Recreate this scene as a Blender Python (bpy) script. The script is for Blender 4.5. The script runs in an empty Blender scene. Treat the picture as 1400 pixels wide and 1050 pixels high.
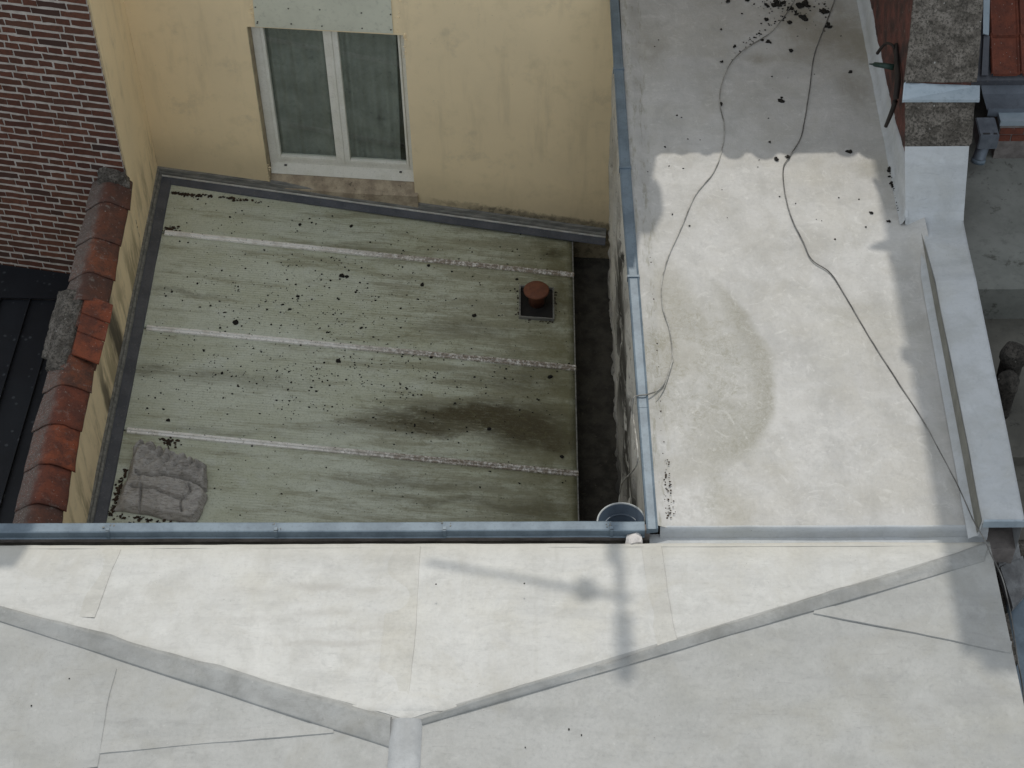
import bpy, bmesh, math, random
import numpy as np
from mathutils import Vector, Matrix, noise as mnoise
random.seed(7)
S = bpy.context.scene
COL = S.collection
R_ = math.radians
# ------------------------------------------------------------------ camera, world, sun
F = 2556.0
def nrm(v): return v/np.linalg.norm(v)
_y = nrm(np.array([25., -2835., F])); _d = np.array([48., 2305., F]); _d = nrm(_d-_d.dot(_y)*_y)
_z = -_d; _x = np.cross(_y, _z); _x = _x if _x[0] > 0 else -_x
RM = np.array([_x, _y, _z])
def ray(u, v): return RM @ np.array([(u-700.)/F, (v-525.)/F, 1.])
CAM = -ray(888, 722)*13.2
cd = bpy.data.cameras.new('camera'); co = bpy.data.objects.new('camera', cd); COL.objects.link(co)
cd.sensor_width = 36; cd.lens = F/1400*36; cd.clip_end = 500; cd.clip_start = .1
r3 = np.column_stack([RM@[1, 0, 0], RM@[0, -1, 0], RM@[0, 0, -1]])
m4 = Matrix([list(r3[i])+[CAM[i]] for i in range(3)]+[[0, 0, 0, 1]])
co.matrix_world = m4
S.camera = co
ELEV, AZ = 52.0, 0.6
w = bpy.data.worlds.new('World'); S.world = w; w.use_nodes = True
wn = w.node_tree; bg = wn.nodes['Background']
sky = wn.nodes.new('ShaderNodeTexSky'); sky.sky_type = 'NISHITA'; sky.sun_disc = False
sky.sun_elevation = R_(ELEV); sky.sun_rotation = R_(AZ); sky.dust_density = 3.0; sky.ozone_density = .6
# bright high thin cloud over most of the sky (uneven, all round)
_tc = wn.nodes.new('ShaderNodeTexCoord'); _cn = wn.nodes.new('ShaderNodeTexNoise'); _cn.inputs['Scale'].default_value = 2.2; _cn.inputs['Detail'].default_value = 7
_cr = wn.nodes.new('ShaderNodeMapRange'); _cr.inputs[1].default_value = .25; _cr.inputs[2].default_value = .7; _cr.inputs[3].default_value = .72; _cr.inputs[4].default_value = .97
_cm = wn.nodes.new('ShaderNodeMix'); _cm.data_type = 'RGBA'; _cm.inputs[7].default_value = (6.3, 6.75, 7.25, 1)
wn.links.new(_tc.outputs['Generated'], _cn.inputs['Vector']); wn.links.new(_cn.outputs[0], _cr.inputs[0]); wn.links.new(_cr.outputs[0], _cm.inputs[0])
wn.links.new(sky.outputs[0], _cm.inputs[6]); wn.links.new(_cm.outputs[2], bg.inputs[0]); bg.inputs[1].default_value = 0.15
sl = bpy.data.lights.new('sun', 'SUN'); sl.energy = 2.4; sl.angle = R_(.42); sl.color = (1, .955, .88)
so = bpy.data.objects.new('sun', sl); COL.objects.link(so)
so.rotation_euler = (R_(-(90-ELEV)), 0, R_(-AZ)); so.location = (0, 20, 30)
S.view_settings.view_transform = 'Standard'; S.view_settings.look = 'None'
S.view_settings.exposure = -0.27; S.view_settings.gamma = 1; S.view_settings.use_curve_mapping = False
TAN = math.tan(R_(ELEV))

# pixel of the photograph -> point on a real surface (used to measure, like a surveyor's sight line)
def on(u, v, ax, val):
    r = ray(u, v); i = 'xyz'.index(ax); return Vector(CAM+r*((val-CAM[i])/r[i]))
def onp(u, v, p, n):
    r = ray(u, v); n = np.array(n); return Vector(CAM+r*(n.dot(np.array(p)-CAM)/n.dot(r)))

# ------------------------------------------------------------------ material kit
class T:
    def __init__(s, name):
        s.m = bpy.data.materials.new(name); s.m.use_nodes = True; s.t = s.m.node_tree
        s.b = s.t.nodes['Principled BSDF']
        s.g = s.t.nodes.new('ShaderNodeNewGeometry'); s.P = s.g.outputs['Position']
    def N(s, ty, **k):
        n = s.t.nodes.new(ty)
        for a, b in k.items(): setattr(n, a, b)
        return n
    def L(s, a, b): s.t.links.new(a, b)
    def put(s, inp, v):
        if isinstance(v, bpy.types.NodeSocket): s.L(v, inp)
        elif isinstance(v, (tuple, list)) and len(v) == 3 and inp.type == 'RGBA': inp.default_value = (*v, 1)
        else: inp.default_value = v
    def mth(s, op, a, b=0., c=0., clamp=False):
        n = s.N('ShaderNodeMath', operation=op, use_clamp=clamp)
        for i, q in enumerate((a, b, c)): s.put(n.inputs[i], q)
        return n.outputs[0]
    def mul(s, a, b): return s.mth('MULTIPLY', a, b)
    def add(s, a, b): return s.mth('ADD', a, b)
    def mx(s, a, b): return s.mth('MAXIMUM', a, b)
    def vm(s, op, a, b):
        n = s.N('ShaderNodeVectorMath', operation=op); s.put(n.inputs[0], a); s.put(n.inputs[1], b); return n.outputs[0]
    def noise(s, scale, detail=4, rough=.55, vec=None, st=None, dist=0., off=(0, 0, 0)):
        n = s.N('ShaderNodeTexNoise'); n.inputs['Scale'].default_value = scale
        n.inputs['Detail'].default_value = detail; n.inputs['Roughness'].default_value = rough
        n.inputs['Distortion'].default_value = dist
        v = vec or s.P
        if st or off != (0, 0, 0):
            mp = s.N('ShaderNodeMapping'); s.L(v, mp.inputs[0]); mp.inputs['Location'].default_value = off
            if st: mp.inputs['Scale'].default_value = st
            v = mp.outputs[0]
        s.L(v, n.inputs['Vector']); return n.outputs[0]
    def vor(s, scale, vec=None, rand=1., feat='F1'):
        n = s.N('ShaderNodeTexVoronoi', feature=feat); n.inputs['Scale'].default_value = scale
        n.inputs['Randomness'].default_value = rand; s.L(vec or s.P, n.inputs['Vector']); return n.outputs['Distance']
    def rng(s, f, a, b, c=0., d=1., smooth=True):
        n = s.N('ShaderNodeMapRange', interpolation_type='SMOOTHSTEP' if smooth else 'LINEAR')
        s.put(n.inputs[0], f); n.inputs[1].default_value = a; n.inputs[2].default_value = b
        n.inputs[3].default_value = c; n.inputs[4].default_value = d; return n.outputs[0]
    def mix(s, f, a, b, mode='MIX'):
        n = s.N('ShaderNodeMix', data_type='RGBA', blend_type=mode)
        s.put(n.inputs[0], f); s.put(n.inputs[6], a); s.put(n.inputs[7], b); return n.outputs[2]
    def warp(s, amp, scale, detail=3):
        n = s.N('ShaderNodeTexNoise'); n.inputs['Scale'].default_value = scale; n.inputs['Detail'].default_value = detail
        s.L(s.P, n.inputs['Vector'])
        a = s.vm('SUBTRACT', n.outputs[1], (.5, .5, .5)); a = s.vm('MULTIPLY', a, (amp, amp, amp))
        return s.vm('ADD', s.P, a)
    def sep(s, v=None):
        n = s.N('ShaderNodeSeparateXYZ'); s.L(v or s.P, n.inputs[0]); return n.outputs
    def blob(s, vec, c, ra, rb, rot=0., e0=.7, e1=1.1):
        """soft ellipse round world point c (x,y), radii ra, rb, 1 inside"""
        mp = s.N('ShaderNodeMapping', vector_type='TEXTURE'); s.L(vec, mp.inputs[0])
        mp.inputs['Location'].default_value = (c[0], c[1], 0); mp.inputs['Rotation'].default_value = (0, 0, rot)
        mp.inputs['Scale'].default_value = (ra, rb, 1)
        q = s.N('ShaderNodeSeparateXYZ'); s.L(mp.outputs[0], q.inputs[0])
        d = s.mth('SQRT', s.add(s.mul(q.outputs[0], q.outputs[0]), s.mul(q.outputs[1], q.outputs[1])))
        return s.rng(d, e0, e1, 1., 0.), d
    def fin(s, col, rough=.7, bump=None, bs=.3, bd=.01, metal=0., spec=.3):
        s.put(s.b.inputs['Base Color'], col); s.put(s.b.inputs['Roughness'], rough)
        s.put(s.b.inputs['Metallic'], metal); s.b.inputs['Specular IOR Level'].default_value = spec
        if bump is not None:
            n = s.N('ShaderNodeBump'); n.inputs['Strength'].default_value = bs; n.inputs['Distance'].default_value = bd
            s.L(bump, n.inputs['Height']); s.L(n.outputs[0], s.b.inputs['Normal'])
        return s.m

def xy(u, v, z=0.): p = on(u, v, 'z', z); return (p.x, p.y)

def m_membrane(name, base, dirt, which):
    t = T(name); w1 = t.warp(.35, 1.6, 4); w2 = t.warp(.10, 6, 4)
    big = t.noise(.55, 5, .6); mid = t.noise(2.6, 6, .62, vec=w1); fine = t.noise(38, 5, .7); gr = t.noise(160, 3, .7)
    c = t.mix(t.rng(big, .35, .68), base, tuple(q*.90 for q in base))
    c = t.mix(t.mul(t.rng(mid, .40, .70), .75), c, dirt)
    # broad patches of yellowish and bluish weathering
    c = t.mix(t.mul(t.rng(t.noise(1.1, 5, .6, off=(7, 3, 0)), .5, .75), .30), c, (base[0]*.95, base[1]*.9, base[2]*.76))
    wisp = t.noise(3.2, 5, .65, st=(1, .28, 1), off=(3, 9, 1)) if which == 'side' else t.noise(3.2, 5, .65, st=(.35, 1.6, 1), off=(3, 9, 1))
    c = t.mix(t.mul(t.rng(wisp, .47, .72), .46), c, tuple(q*.68 for q in base))
    c = t.mix(t.mul(t.rng(t.noise(6, 6, .7, off=(5, 5, 5)), .54, .70), .30), c, tuple(min(.9, q*1.18) for q in base))
    c = t.mix(t.mul(t.rng(fine, .52, .72), .30), c, tuple(q*.66 for q in base))
    sp = t.vor(26, vec=t.warp(.02, 30)); c = t.mix(t.mul(t.rng(sp, .03, .11, 1, 0), t.rng(t.noise(2, 3), .52, .66, 0, .8)), c, (.16, .15, .13))
    bl = t.noise(1.7, 6, .7, dist=1., off=(4, 4, 2)); c = t.mix(t.mul(t.rng(bl, .46, .66), .34), c, (base[0]*.76, base[1]*.73, base[2]*.66))
    bl2 = t.noise(2.3, 5, .6, dist=.8, off=(9, 4, 2)); c = t.mix(t.mul(t.rng(bl2, .50, .68), .28), c, tuple(min(.8, q*1.16) for q in base))
    cl2 = t.noise(7.5, 7, .78, dist=.6, off=(6, 2, 9)); c = t.mix(t.mul(t.rng(cl2, .50, .66), .30), c, tuple(q*.66 for q in base))
    scr = t.noise(28, 3, .6, st=(.25, 2.2, 1), dist=1.5, off=(3, 3, 3)); c = t.mix(t.mul(t.mul(t.rng(scr, .60, .68), t.rng(t.noise(1.7, 3), .45, .6)), .30), c, tuple(q*.55 for q in base))
    pale = t.vor(9, vec=t.warp(.03, 20)); c = t.mix(t.mul(t.rng(pale, .03, .09, 1, 0), .12), c, (.72, .71, .67))
    if which == 'side':
        # crescent of grey-green moss on the flat roof, with a darker rim
        wv = t.warp(.30, 1.6, 4)
        speck = t.mx(t.rng(t.noise(90, 5, .8), .44, .62, 0, .8), t.rng(t.noise(15, 6, .75, dist=1.4), .42, .66)); cloud = t.rng(t.noise(4.5, 6, .7, dist=1.), .34, .62)
        b, d = t.blob(wv, xy(948, 500), .60, .98, .06, .50, 1.02)
        c = t.mix(t.mul(b, t.add(.20, t.mul(t.mul(speck, cloud), .75))), c, (.25, .24, .19))
        rim = t.mul(t.rng(d, .60, .92), t.rng(d, .95, 1.08, 1, 0))
        side = t.rng(t.sep(wv)[0], xy(955, 500)[0], xy(1020, 500)[0])
        c = t.mix(t.mul(t.mul(rim, side), t.add(.50, t.mul(speck, .40))), c, (.245, .235, .19))
        
        for (u, v, ra, rb, s_) in ((985, 615, .36, .20, .42), (975, 668, .13, .42, .40), (940, 640, .30, .16, .30), (1000, 590, .3, .35, .3)):
            b, d = t.blob(wv, xy(u, v), ra, rb, -.2, .1, 1.1)
            c = t.mix(t.mul(b, t.add(s_*.6, t.mul(speck, s_*.8))), c, (.25, .24, .19))
        swirl = t.noise(3.4, 6, .7, dist=2.2, off=(2, 8, 1)); c = t.mix(t.mul(t.rng(swirl, .48, .66), .26), c, (.37, .355, .32))
        c = t.mix(t.mul(t.rng(t.noise(5.5, 5, .7, dist=2.5, off=(8, 8, 1)), .56, .66), .22), c, (.67, .66, .62))
        for (u, v, ra, rb, s_) in ((915, 400, .18, .5, .25), (1000, 690, .2, .35, .28), (925, 480, .25, .35, .22), (1180, 440, .5, .5, .12), (1200, 230, .25, .2, .25)):
            b, d = t.blob(w1, xy(u, v), ra, rb, 0, .2, 1.1)
            c = t.mix(t.mul(b, t.add(s_, t.mul(speck, .2))), c, (.27, .25, .19))
        # brown dirt in the upper corner
        for (u, v, ra, rb, s_) in ((1130, 45, .75, .75, .55), (1050, 78, .22, .12, .55), (1185, 95, .4, .9, .4), (1085, 20, .35, .25, .45), (890, 60, .2, .6, .22)):
            b, d = t.blob(w1, xy(u, v), ra, rb, 0, .15, 1.1)
            c = t.mix(t.mul(t.mul(b, s_), t.rng(mid, .28, .62, .35, 1)), c, (.20, .175, .12))
        # dirt line along the capping
        px = t.sep()[0]; c = t.mix(t.mul(t.mul(t.rng(px, .1, .26, 1, 0), t.rng(t.noise(7, 5, .7, st=(3, .6, 1)), .5, .64)), .5), c, (.2, .19, .13))
        # rubbed paler puddle marks in the lower left corner
        b, d = t.blob(w2, xy(945, 690), .35, .25, 0, .3, 1.1); c = t.mix(t.mul(t.mul(b, .22), t.rng(t.noise(20, 4, .7), .45, .6)), c, (.62, .61, .58))
    if name.startswith('hip'):
        hd = t.noise(16, 6, .8, st=(1, 1.3, 1)); c = t.mix(t.mul(t.rng(hd, .46, .72), .26), c, (.15, .148, .135))
    if which == 'front':
        c = t.mix(t.mul(t.rng(t.noise(24, 4, .7, st=(.5, 2, 1)), .55, .68), .18), c, tuple(q*.6 for q in base))
        for (u, v, ra, rb, s_) in ((435, 808, .32, .05, .5), (500, 812, .18, .04, .35), (450, 845, .28, .05, .38), (460, 892, .55, .035, .4), (480, 868, .5, .03, .28), (330, 815, .3, .07, .22), (360, 855, .4, .05, .2), (520, 855, .2, .12, .22)):
            b, d = t.blob(w2, xy(u, v), ra, rb, .02, .2, 1.15)
            c = t.mix(t.mul(b, s_), c, (.36, .345, .315))
        yy = t.sep()[1]
        c = t.mix(t.mul(t.rng(yy, -.36, -.07), .55), c, (.47, .445, .375))
        st = t.rng(t.noise(9, 5, .6, st=(1.6, .12, 1)), .52, .70); c = t.mix(t.mul(st, .20), c, (.38, .37, .33))
    cr = t.noise(9, 3, .5, st=(1, .25, 1), dist=1.2)
    bmp = t.add(t.mul(fine, .5), t.add(t.mul(mid, 1.6), t.add(t.mul(gr, .35), t.mul(cr, 1.0))))
    return t.fin(c, t.rng(fine, .3, .7, .50, .75), bmp, .5, .006, spec=.3)

def m_plain(name, c1, c2, scale=4, rough=.7, metal=0, bs=.25, bd=.005, spk=0., spkc=(.02, .02, .02), st=None, hi=None, spec=.3):
    t = T(name); a = t.noise(scale, 6, .62, st=st); f = t.noise(scale*9, 4, .7)
    c = t.mix(t.rng(a, .36, .66), c1, c2); c = t.mix(t.mul(t.rng(f, .5, .72), .35), c, tuple(q*.55 for q in c2))
    if hi: c = t.mix(t.rng(t.noise(scale*3.3, 6, .75, off=(4, 4, 4)), .58, .68, 0, .8), c, hi)
    if spk: c = t.mix(t.rng(t.vor(spk, vec=t.warp(.02, 40)), .08, .2, .9, 0), c, spkc)
    return t.fin(c, rough, t.add(a, t.mul(f, .6)), bs, bd, metal, spec)

MB = m_membrane('white roof membrane', (.475, .466, .442), (.35, .342, .315), 'side')
MF = m_membrane('bright roof membrane', (.53, .527, .50), (.43, .424, .395), 'front')
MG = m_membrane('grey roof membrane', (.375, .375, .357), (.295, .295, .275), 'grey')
MG2 = m_membrane('hip flashing membrane', (.325, .328, .315), (.17, .17, .155), 'grey')
MRIDGE = m_membrane('ridge membrane', (.385, .395, .395), (.28, .285, .28), 'grey')
MLAP = m_membrane('lap membrane', (.50, .492, .455), (.40, .39, .355), 'front')
MPALE = m_membrane('painted membrane', (.47, .49, .50), (.38, .39, .38), 'grey')
ZINC = m_plain('zinc sheet', (.15, .195, .23), (.10, .135, .165), 5, .52, .1, .1, .003, st=(1, 1, 1), spec=.5)
ZINCL = m_plain('pale zinc sheet', (.36, .42, .46), (.27, .33, .37), 2.5, .45, .2, .1, .003, spec=.5)
ZINCD = m_plain('dark slate grey zinc', (.105, .11, .125), (.075, .08, .092), 5, .5, .15, .15, .003, spk=30, spkc=(.16, .16, .15))
TRIM = m_plain('weathered grey trim', (.24, .235, .21), (.13, .13, .12), 9, .6, .1, .2, .003, st=(.6, 3, 3))
ALU = m_plain('aluminium batten', (.56, .55, .51), (.40, .385, .34), 9, .5, .2, .2, .003, st=(1, 3, 1))

def m_batten():
    t = T('lichened aluminium batten'); x = t.sep()[0]
    c = t.mix(t.rng(t.noise(12, 5, .6), .4, .7), (.80, .78, .73), (.62, .59, .53))
    ru = t.mul(t.rng(x, -3.4, -1.6, .05, 1.), t.rng(t.noise(30, 5, .75), .36, .56))
    c = t.mix(t.mul(ru, .85), c, (.17, .125, .08))
    c = t.mix(t.rng(t.vor(42, vec=t.warp(.02, 40)), .1, .2, .8, 0), c, (.045, .04, .035))
    return t.fin(c, .6, t.noise(60, 4, .7), .3, .004)
BATT = m_batten()

def m_yellow(name, side):
    t = T(name); s = t.sep()
    a = t.noise(.8, 5, .6); b = t.noise(5, 6, .65); f = t.noise(70, 4, .7)
    c = t.mix(t.rng(a, .38, .66), (.88, .715, .455), (.82, .67, .43))
    c = t.mix(t.mul(t.rng(b, .5, .78), .35), c, (.58, .48, .29))
    # rain streaks and soot
    st = t.noise(5, 5, .65, st=(1, 1, .14)); c = t.mix(t.mul(t.rng(st, .52, .74), .30), c, (.50, .41, .26))
    sm = t.mul(t.rng(t.noise(2.2, 6, .7, off=(3, 1, 5)), .56, .72), .38); c = t.mix(sm, c, (.50, .42, .29))
    sp = t.vor(13, vec=t.warp(.06, 25)); c = t.mix(t.rng(sp, .02, .06, .5, 0), c, (.16, .13, .09))
    if side == 'facade':
        # grey damp band just above the flashing (it follows the falling roof line)
        line = t.add(t.mul(s[0], -.1128), -3.01)
        h = t.mth('SUBTRACT', s[2], line)
        h2 = t.mth('SUBTRACT', h, t.mul(t.noise(4, 5, .7), .22)); h3 = t.mth('SUBTRACT', h, t.mul(t.noise(16, 5, .75), .16))
        right = t.rng(s[0], -2.2, -1.1); full = t.mul(right, t.rng(h3, -.005, .055, 1, 0))
        c = t.mix(t.mul(full, .85), c, (.19, .165, .125))
        c = t.mix(t.mul(t.mul(t.rng(h2, -.06, .0, 1, 0), right), t.rng(t.noise(9, 6, .75, off=(2, 2, 2)), .44, .56)), c, (.035, .033, .03))
        c = t.mix(t.mul(t.rng(h2, 0, .5, 1, 0), .35), c, (.36, .30, .19))
        c = t.mix(t.mul(t.rng(s[0], -.8, -.05), .20), c, (.34, .27, .14))
    else:
        g = t.noise(3, 6, .7, st=(1, 1.2, .25)); low = t.rng(s[2], -2.3, -1.6, 1, 0)
        c = t.mix(t.mul(t.mul(low, t.rng(g, .45, .62)), .65), c, (.22, .18, .10))
        b2, d = t.blob(t.warp(.15, 5, 4), (-4.767, 4.05), 1., .26, 0, .3, 1.); c = t.mix(t.mul(b2, t.rng(g, .35, .6, .3, .9)), c, (.07, .06, .045))
        b2, d = t.blob(t.warp(.15, 5, 4), (-4.767, 3.35), 1., .13, 0, .3, 1.); c = t.mix(t.mul(b2, t.mul(low, .8)), c, (.04, .035, .03))
    return t.fin(c, .85, t.add(t.mul(f, .8), t.mul(b, 1.2)), .35, .004)
YEL = m_yellow('yellow render', 'facade'); YELS = m_yellow('yellow render of the side wall', 'side')

def m_brick():
    t = T('old red brick'); oi = t.N('ShaderNodeObjectInfo'); r = oi.outputs['Random']
    rp = t.N('ShaderNodeValToRGB'); t.L(r, rp.inputs[0]); e = rp.color_ramp
    cols = [(0, (0.1438, 0.0562, 0.04)), (.2, (0.0938, 0.0375, 0.03)), (.38, (0.1688, 0.065, 0.045)), (.55, (0.1063, 0.0475, 0.035)), (.72, (0.1875, 0.0775, 0.0537)), (.86, (0.0562, 0.0325, 0.03)), (1, (0.1562, 0.0688, 0.05))]
    e.elements[0].color = (*cols[0][1], 1); e.elements[1].color = (*cols[-1][1], 1)
    for p, c in cols[1:-1]: q = e.elements.new(p); q.color = (*c, 1)
    f = t.noise(30, 5, .7); g = t.noise(110, 4, .7)
    c = t.mix(t.mul(t.rng(f, .42, .7), .6), rp.outputs[0], (.06, .036, .03)); c = t.mix(t.rng(g, .66, .76, 0, .35), c, (.26, .21, .18))
    c = t.mix(1., c, (.82, .80, .70), 'MULTIPLY')
    return t.fin(c, .9, t.add(f, g), .5, .004)
BRICK = m_brick()
MORT = m_plain('pale mortar', (.52, .475, .425), (.40, .365, .32), 14, .95, 0, .5, .004)

def m_tile(name, cols, lich=.5):
    t = T(name); oi = t.N('ShaderNodeObjectInfo')
    c = t.mix(t.rng(oi.outputs['Random'], .1, .9), cols[0], cols[1])
    a = t.noise(7, 6, .7, vec=t.warp(.1, 8)); c = t.mix(t.mul(t.rng(a, .38, .62), .75), c, cols[2])
    f = t.noise(60, 4, .7); c = t.mix(t.mul(t.rng(f, .5, .7), .5), c, tuple(q*.45 for q in cols[2]))
    g = t.noise(10, 6, .8, off=(9, 1, 4)); c = t.mix(t.mul(t.rng(g, .56, .64), lich), c, (.23, .205, .18))
    if lich > .15:
        lx = t.mth('ADD', t.sep()[0], t.mul(t.mth('SUBTRACT', t.noise(7, 5, .7), .5), .22))
        ls = t.mul(t.rng(lx, -5.01, -4.92, 1, 0), t.add(.35, t.mul(t.rng(t.noise(50, 5, .8), .40, .56), .6)))
        c = t.mix(ls, c, (.125, .105, .09)); c = t.mix(t.mul(t.rng(lx, -5.04, -4.93, 1, 0), t.rng(t.noise(75, 4, .8), .56, .64)), c, (.36, .33, .30))
    c = t.mix(t.rng(t.vor(24, vec=t.warp(.03, 40)), .05, .11, .8, 0), c, (.42, .38, .33))
    return t.fin(c, .85, t.add(a, f), .45, .006)
TILE = m_tile('weathered clay coping', ((.20, .068, .035), (.115, .05, .034), (.07, .042, .034)))
TILEO = m_tile('orange clay tile', ((.25, .07, .033), (.17, .052, .03), (.085, .037, .028)), .3)
TILER = m_tile('red roof tile', ((.20, .058, .032), (.155, .048, .029), (.10, .036, .025)), .05)

def m_mossmortar(name='lichened cement', k=1.):
    t = T(name); a = t.noise(9, 6, .75); f = t.noise(45, 5, .75); v = t.vor(20, vec=t.warp(.05, 20))
    c = t.mix(t.rng(a, .38, .62), (.19*k, .17*k, .145*k), (.085*k, .075*k, .062*k)); c = t.mix(t.rng(f, .46, .60, 0, .85), c, (.035*k, .032*k, .026*k))
    c = t.mix(t.rng(t.noise(24, 6, .8, off=(1, 7, 2)), .60, .68, 0, .7), c, (.30*k, .28*k, .23*k))
    c = t.mix(t.rng(t.vor(9, vec=t.warp(.03, 30)), .04, .085, .8, 0), c, (.46, .45, .42))
    return t.fin(c, .95, t.add(t.mul(f, 1.5), a), .8, .012)
CEM = m_mossmortar(); CEML = m_mossmortar('rough pale cement', 1.12)

def m_greenroof():
    t = T('algae covered roof sheet'); s = t.sep()
    w1 = t.warp(.35, 2.2, 5)
    a = t.noise(1.1, 6, .65, st=(.6, 1.4, 1)); b = t.noise(5, 6, .7); f = t.noise(60, 5, .75)
    c = t.mix(t.rng(a, .36, .66), (.52, .545, .45), (.43, .445, .335))
    c = t.mix(t.mul(t.rng(b, .48, .72), .5), c, (.52, .545, .48))
    streak = t.noise(3, 6, .75, st=(.35, 2.4, 1), off=(1, 2, 0))
    moss = t.rng(s[0], -3.9, -.45, .0, .75)
    dirt = t.rng(t.add(streak, t.mul(moss, .2)), .50, .70)
    c = t.mix(t.mul(dirt, .55), c, (.17, .155, .085))
    # green strip at the low right hand edge
    low = t.mul(t.rng(s[0], -1.5, -.45), t.rng(b, .34, .6, .35, 1)); c = t.mix(t.mul(low, .8), c, (.15, .14, .07))
    # the dark wet patch in the fourth panel
    z = -3.0
    for (u, v, ra, rb, s_) in ((660, 572, 1.0, .30, 1.), (560, 590, .6, .18, .85), (730, 588, .6, .36, .95), (600, 570, .5, .09, .8), (700, 520, .8, .2, .45), (500, 600, .9, .12, .35),
                               (755, 345, .16, .12, .8), (640, 455, .7, .16, .35), (480, 355, 1.1, .1, .25), (250, 435, .6, .07, .4), (210, 540, .35, .1, .5),
                               (330, 545, .9, .12, .35), (560, 670, .9, .12, .4), (730, 690, .5, .16, .45), (620, 690, .9, .07, .4), (300, 620, .9, .08, .3)):
        q, d = t.blob(w1, xy(u, v, z), ra, rb, 0, .15, 1.1)
        n = t.rng(t.noise(22, 6, .8, st=(.5, 1.5, 1)), .36, .52, .4, 1)
        c = t.mix(t.mul(t.mul(q, s_), n), c, (.058, .049, .024))
    wq = t.warp(.5, 2.6, 6)
    for (u, v, ra, rb, s_) in ((665, 570, .78, .17, .9), (735, 592, .5, .20, .85), (600, 592, .45, .10, .75), (505, 590, .5, .035, .5), (770, 380, .18, .5, .35), (250, 268, .5, .05, .4)):
        q, d = t.blob(wq, xy(u, v, z), ra, rb, -.03, .45, 1.05)
        c = t.mix(t.mul(q, t.add(s_*.30, t.add(t.mul(t.rng(t.noise(70, 5, .8), .40, .60), s_*.35), t.mul(t.rng(t.noise(11, 6, .75, st=(.7, 1.6, 1)), .42, .58), s_*.4)))), c, (.062, .05, .024))
    c = t.mix(t.mul(t.rng(f, .5, .68), .45), c, (.12, .12, .075))
    mot = t.noise(13, 6, .8, dist=.8); c = t.mix(t.mul(t.mul(t.rng(mot, .50, .64), t.add(.25, moss)), .45), c, (.13, .125, .06))
    spk = t.mul(t.rng(t.vor(16, vec=t.warp(.03, 30)), .05, .13, 1, 0), t.rng(t.noise(1.6, 4), .44, .6))
    c = t.mix(t.mul(spk, .75), c, (.05, .048, .038))
    lc = t.rng(t.noise(85, 4, .8), .64, .70, 0, .55); c = t.mix(t.mul(lc, moss), c, (.50, .51, .42))
    wv = t.N('ShaderNodeTexWave', bands_direction='Y'); wv.inputs['Scale'].default_value = 10.; wv.inputs['Distortion'].default_value = .15
    t.L(t.P, wv.inputs['Vector'])
    grime = t.mul(t.rng(wv.outputs[1], .0, .35, 1, 0), t.rng(t.noise(1.3, 4), .45, .58)); c = t.mix(t.mul(grime, .16), c, (.12, .11, .06))
    return t.fin(c, .62, t.add(t.mul(wv.outputs[1], .6), t.add(t.mul(f, 1.), b)), .35, .004, spec=.35)
GREEN = m_greenroof()

def m_sidewall():
    t = T('peeling white render'); s = t.sep()
    a = t.noise(3, 6, .7, st=(1, .5, 1.6)); f = t.noise(40, 5, .75)
    c = t.mix(t.rng(a, .4, .7), (.60, .57, .50), (.48, .45, .385))
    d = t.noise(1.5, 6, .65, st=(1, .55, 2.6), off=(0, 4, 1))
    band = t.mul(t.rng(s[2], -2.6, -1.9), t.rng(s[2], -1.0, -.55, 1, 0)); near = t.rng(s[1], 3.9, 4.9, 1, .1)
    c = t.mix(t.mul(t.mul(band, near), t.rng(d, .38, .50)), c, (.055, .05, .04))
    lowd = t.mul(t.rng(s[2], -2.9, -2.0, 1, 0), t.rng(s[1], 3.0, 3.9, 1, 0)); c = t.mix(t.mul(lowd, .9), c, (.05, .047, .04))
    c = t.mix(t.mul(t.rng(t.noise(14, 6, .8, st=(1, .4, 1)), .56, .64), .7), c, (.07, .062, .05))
    c = t.mix(t.rng(f, .55, .7, 0, .4), c, (.15, .135, .11))
    return t.fin(c, .9, t.add(a, f), .8, .02)
PEEL = m_sidewall()
CURT = m_plain('grey net curtain', (.37, .385, .365), (.26, .27, .255), 3, .9, 0, .1, .002)
PVC = m_plain('white window plastic', (.82, .80, .72), (.74, .72, .63), 6, .5, 0, .05, .002)
PANEL = m_plain('pale grey-green board', (.64, .64, .52), (.58, .58, .47), 2, .7, 0, .1, .002)
BLACK = m_plain('black coated steel', (.010, .012, .016), (.007, .008, .011), 2, .55, .0, .08, .003, spk=9, spkc=(.05, .055, .06))
REVEAL = m_plain('dirty plaster reveal', (.46, .38, .25), (.30, .25, .17), 8, .9, 0, .4, .006)
SILLM = m_plain('stained stone sill', (.46, .38, .27), (.28, .225, .16), 7, .9, 0, .5, .008, hi=(.07, .06, .045))
PIPE = m_plain('brown clay', (.17, .066, .036), (.125, .05, .032), 12, .75, 0, .3, .004)
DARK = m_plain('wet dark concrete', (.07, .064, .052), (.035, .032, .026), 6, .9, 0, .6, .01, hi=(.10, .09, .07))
DEB = m_plain('dry black moss', (.018, .016, .012), (.010, .009, .008), 20, .95, 0, .6, .01)
DEBR = m_plain('brown leaf litter', (.055, .035, .022), (.028, .02, .014), 20, .95, 0, .6, .01)
CABLE = m_plain('dirty white cable', (.42, .41, .37), (.14, .135, .12), 5, .6, 0, .1, .001)
CABLED = m_plain('grey cable', (.20, .195, .18), (.06, .058, .052), 5, .6, 0, .1, .001)
IRON = m_plain('rusty black iron', (.035, .028, .024), (.022, .018, .016), 12, .7, .2, .4, .004)
GRN = m_plain('green plastic', (.02, .045, .035), (.012, .03, .025), 12, .5, 0, .2, .003)
TUBM = m_plain('dark blue plastic', (.06, .085, .115), (.045, .065, .09), 6, .4, 0, .05, .002, spec=.5)
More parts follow.
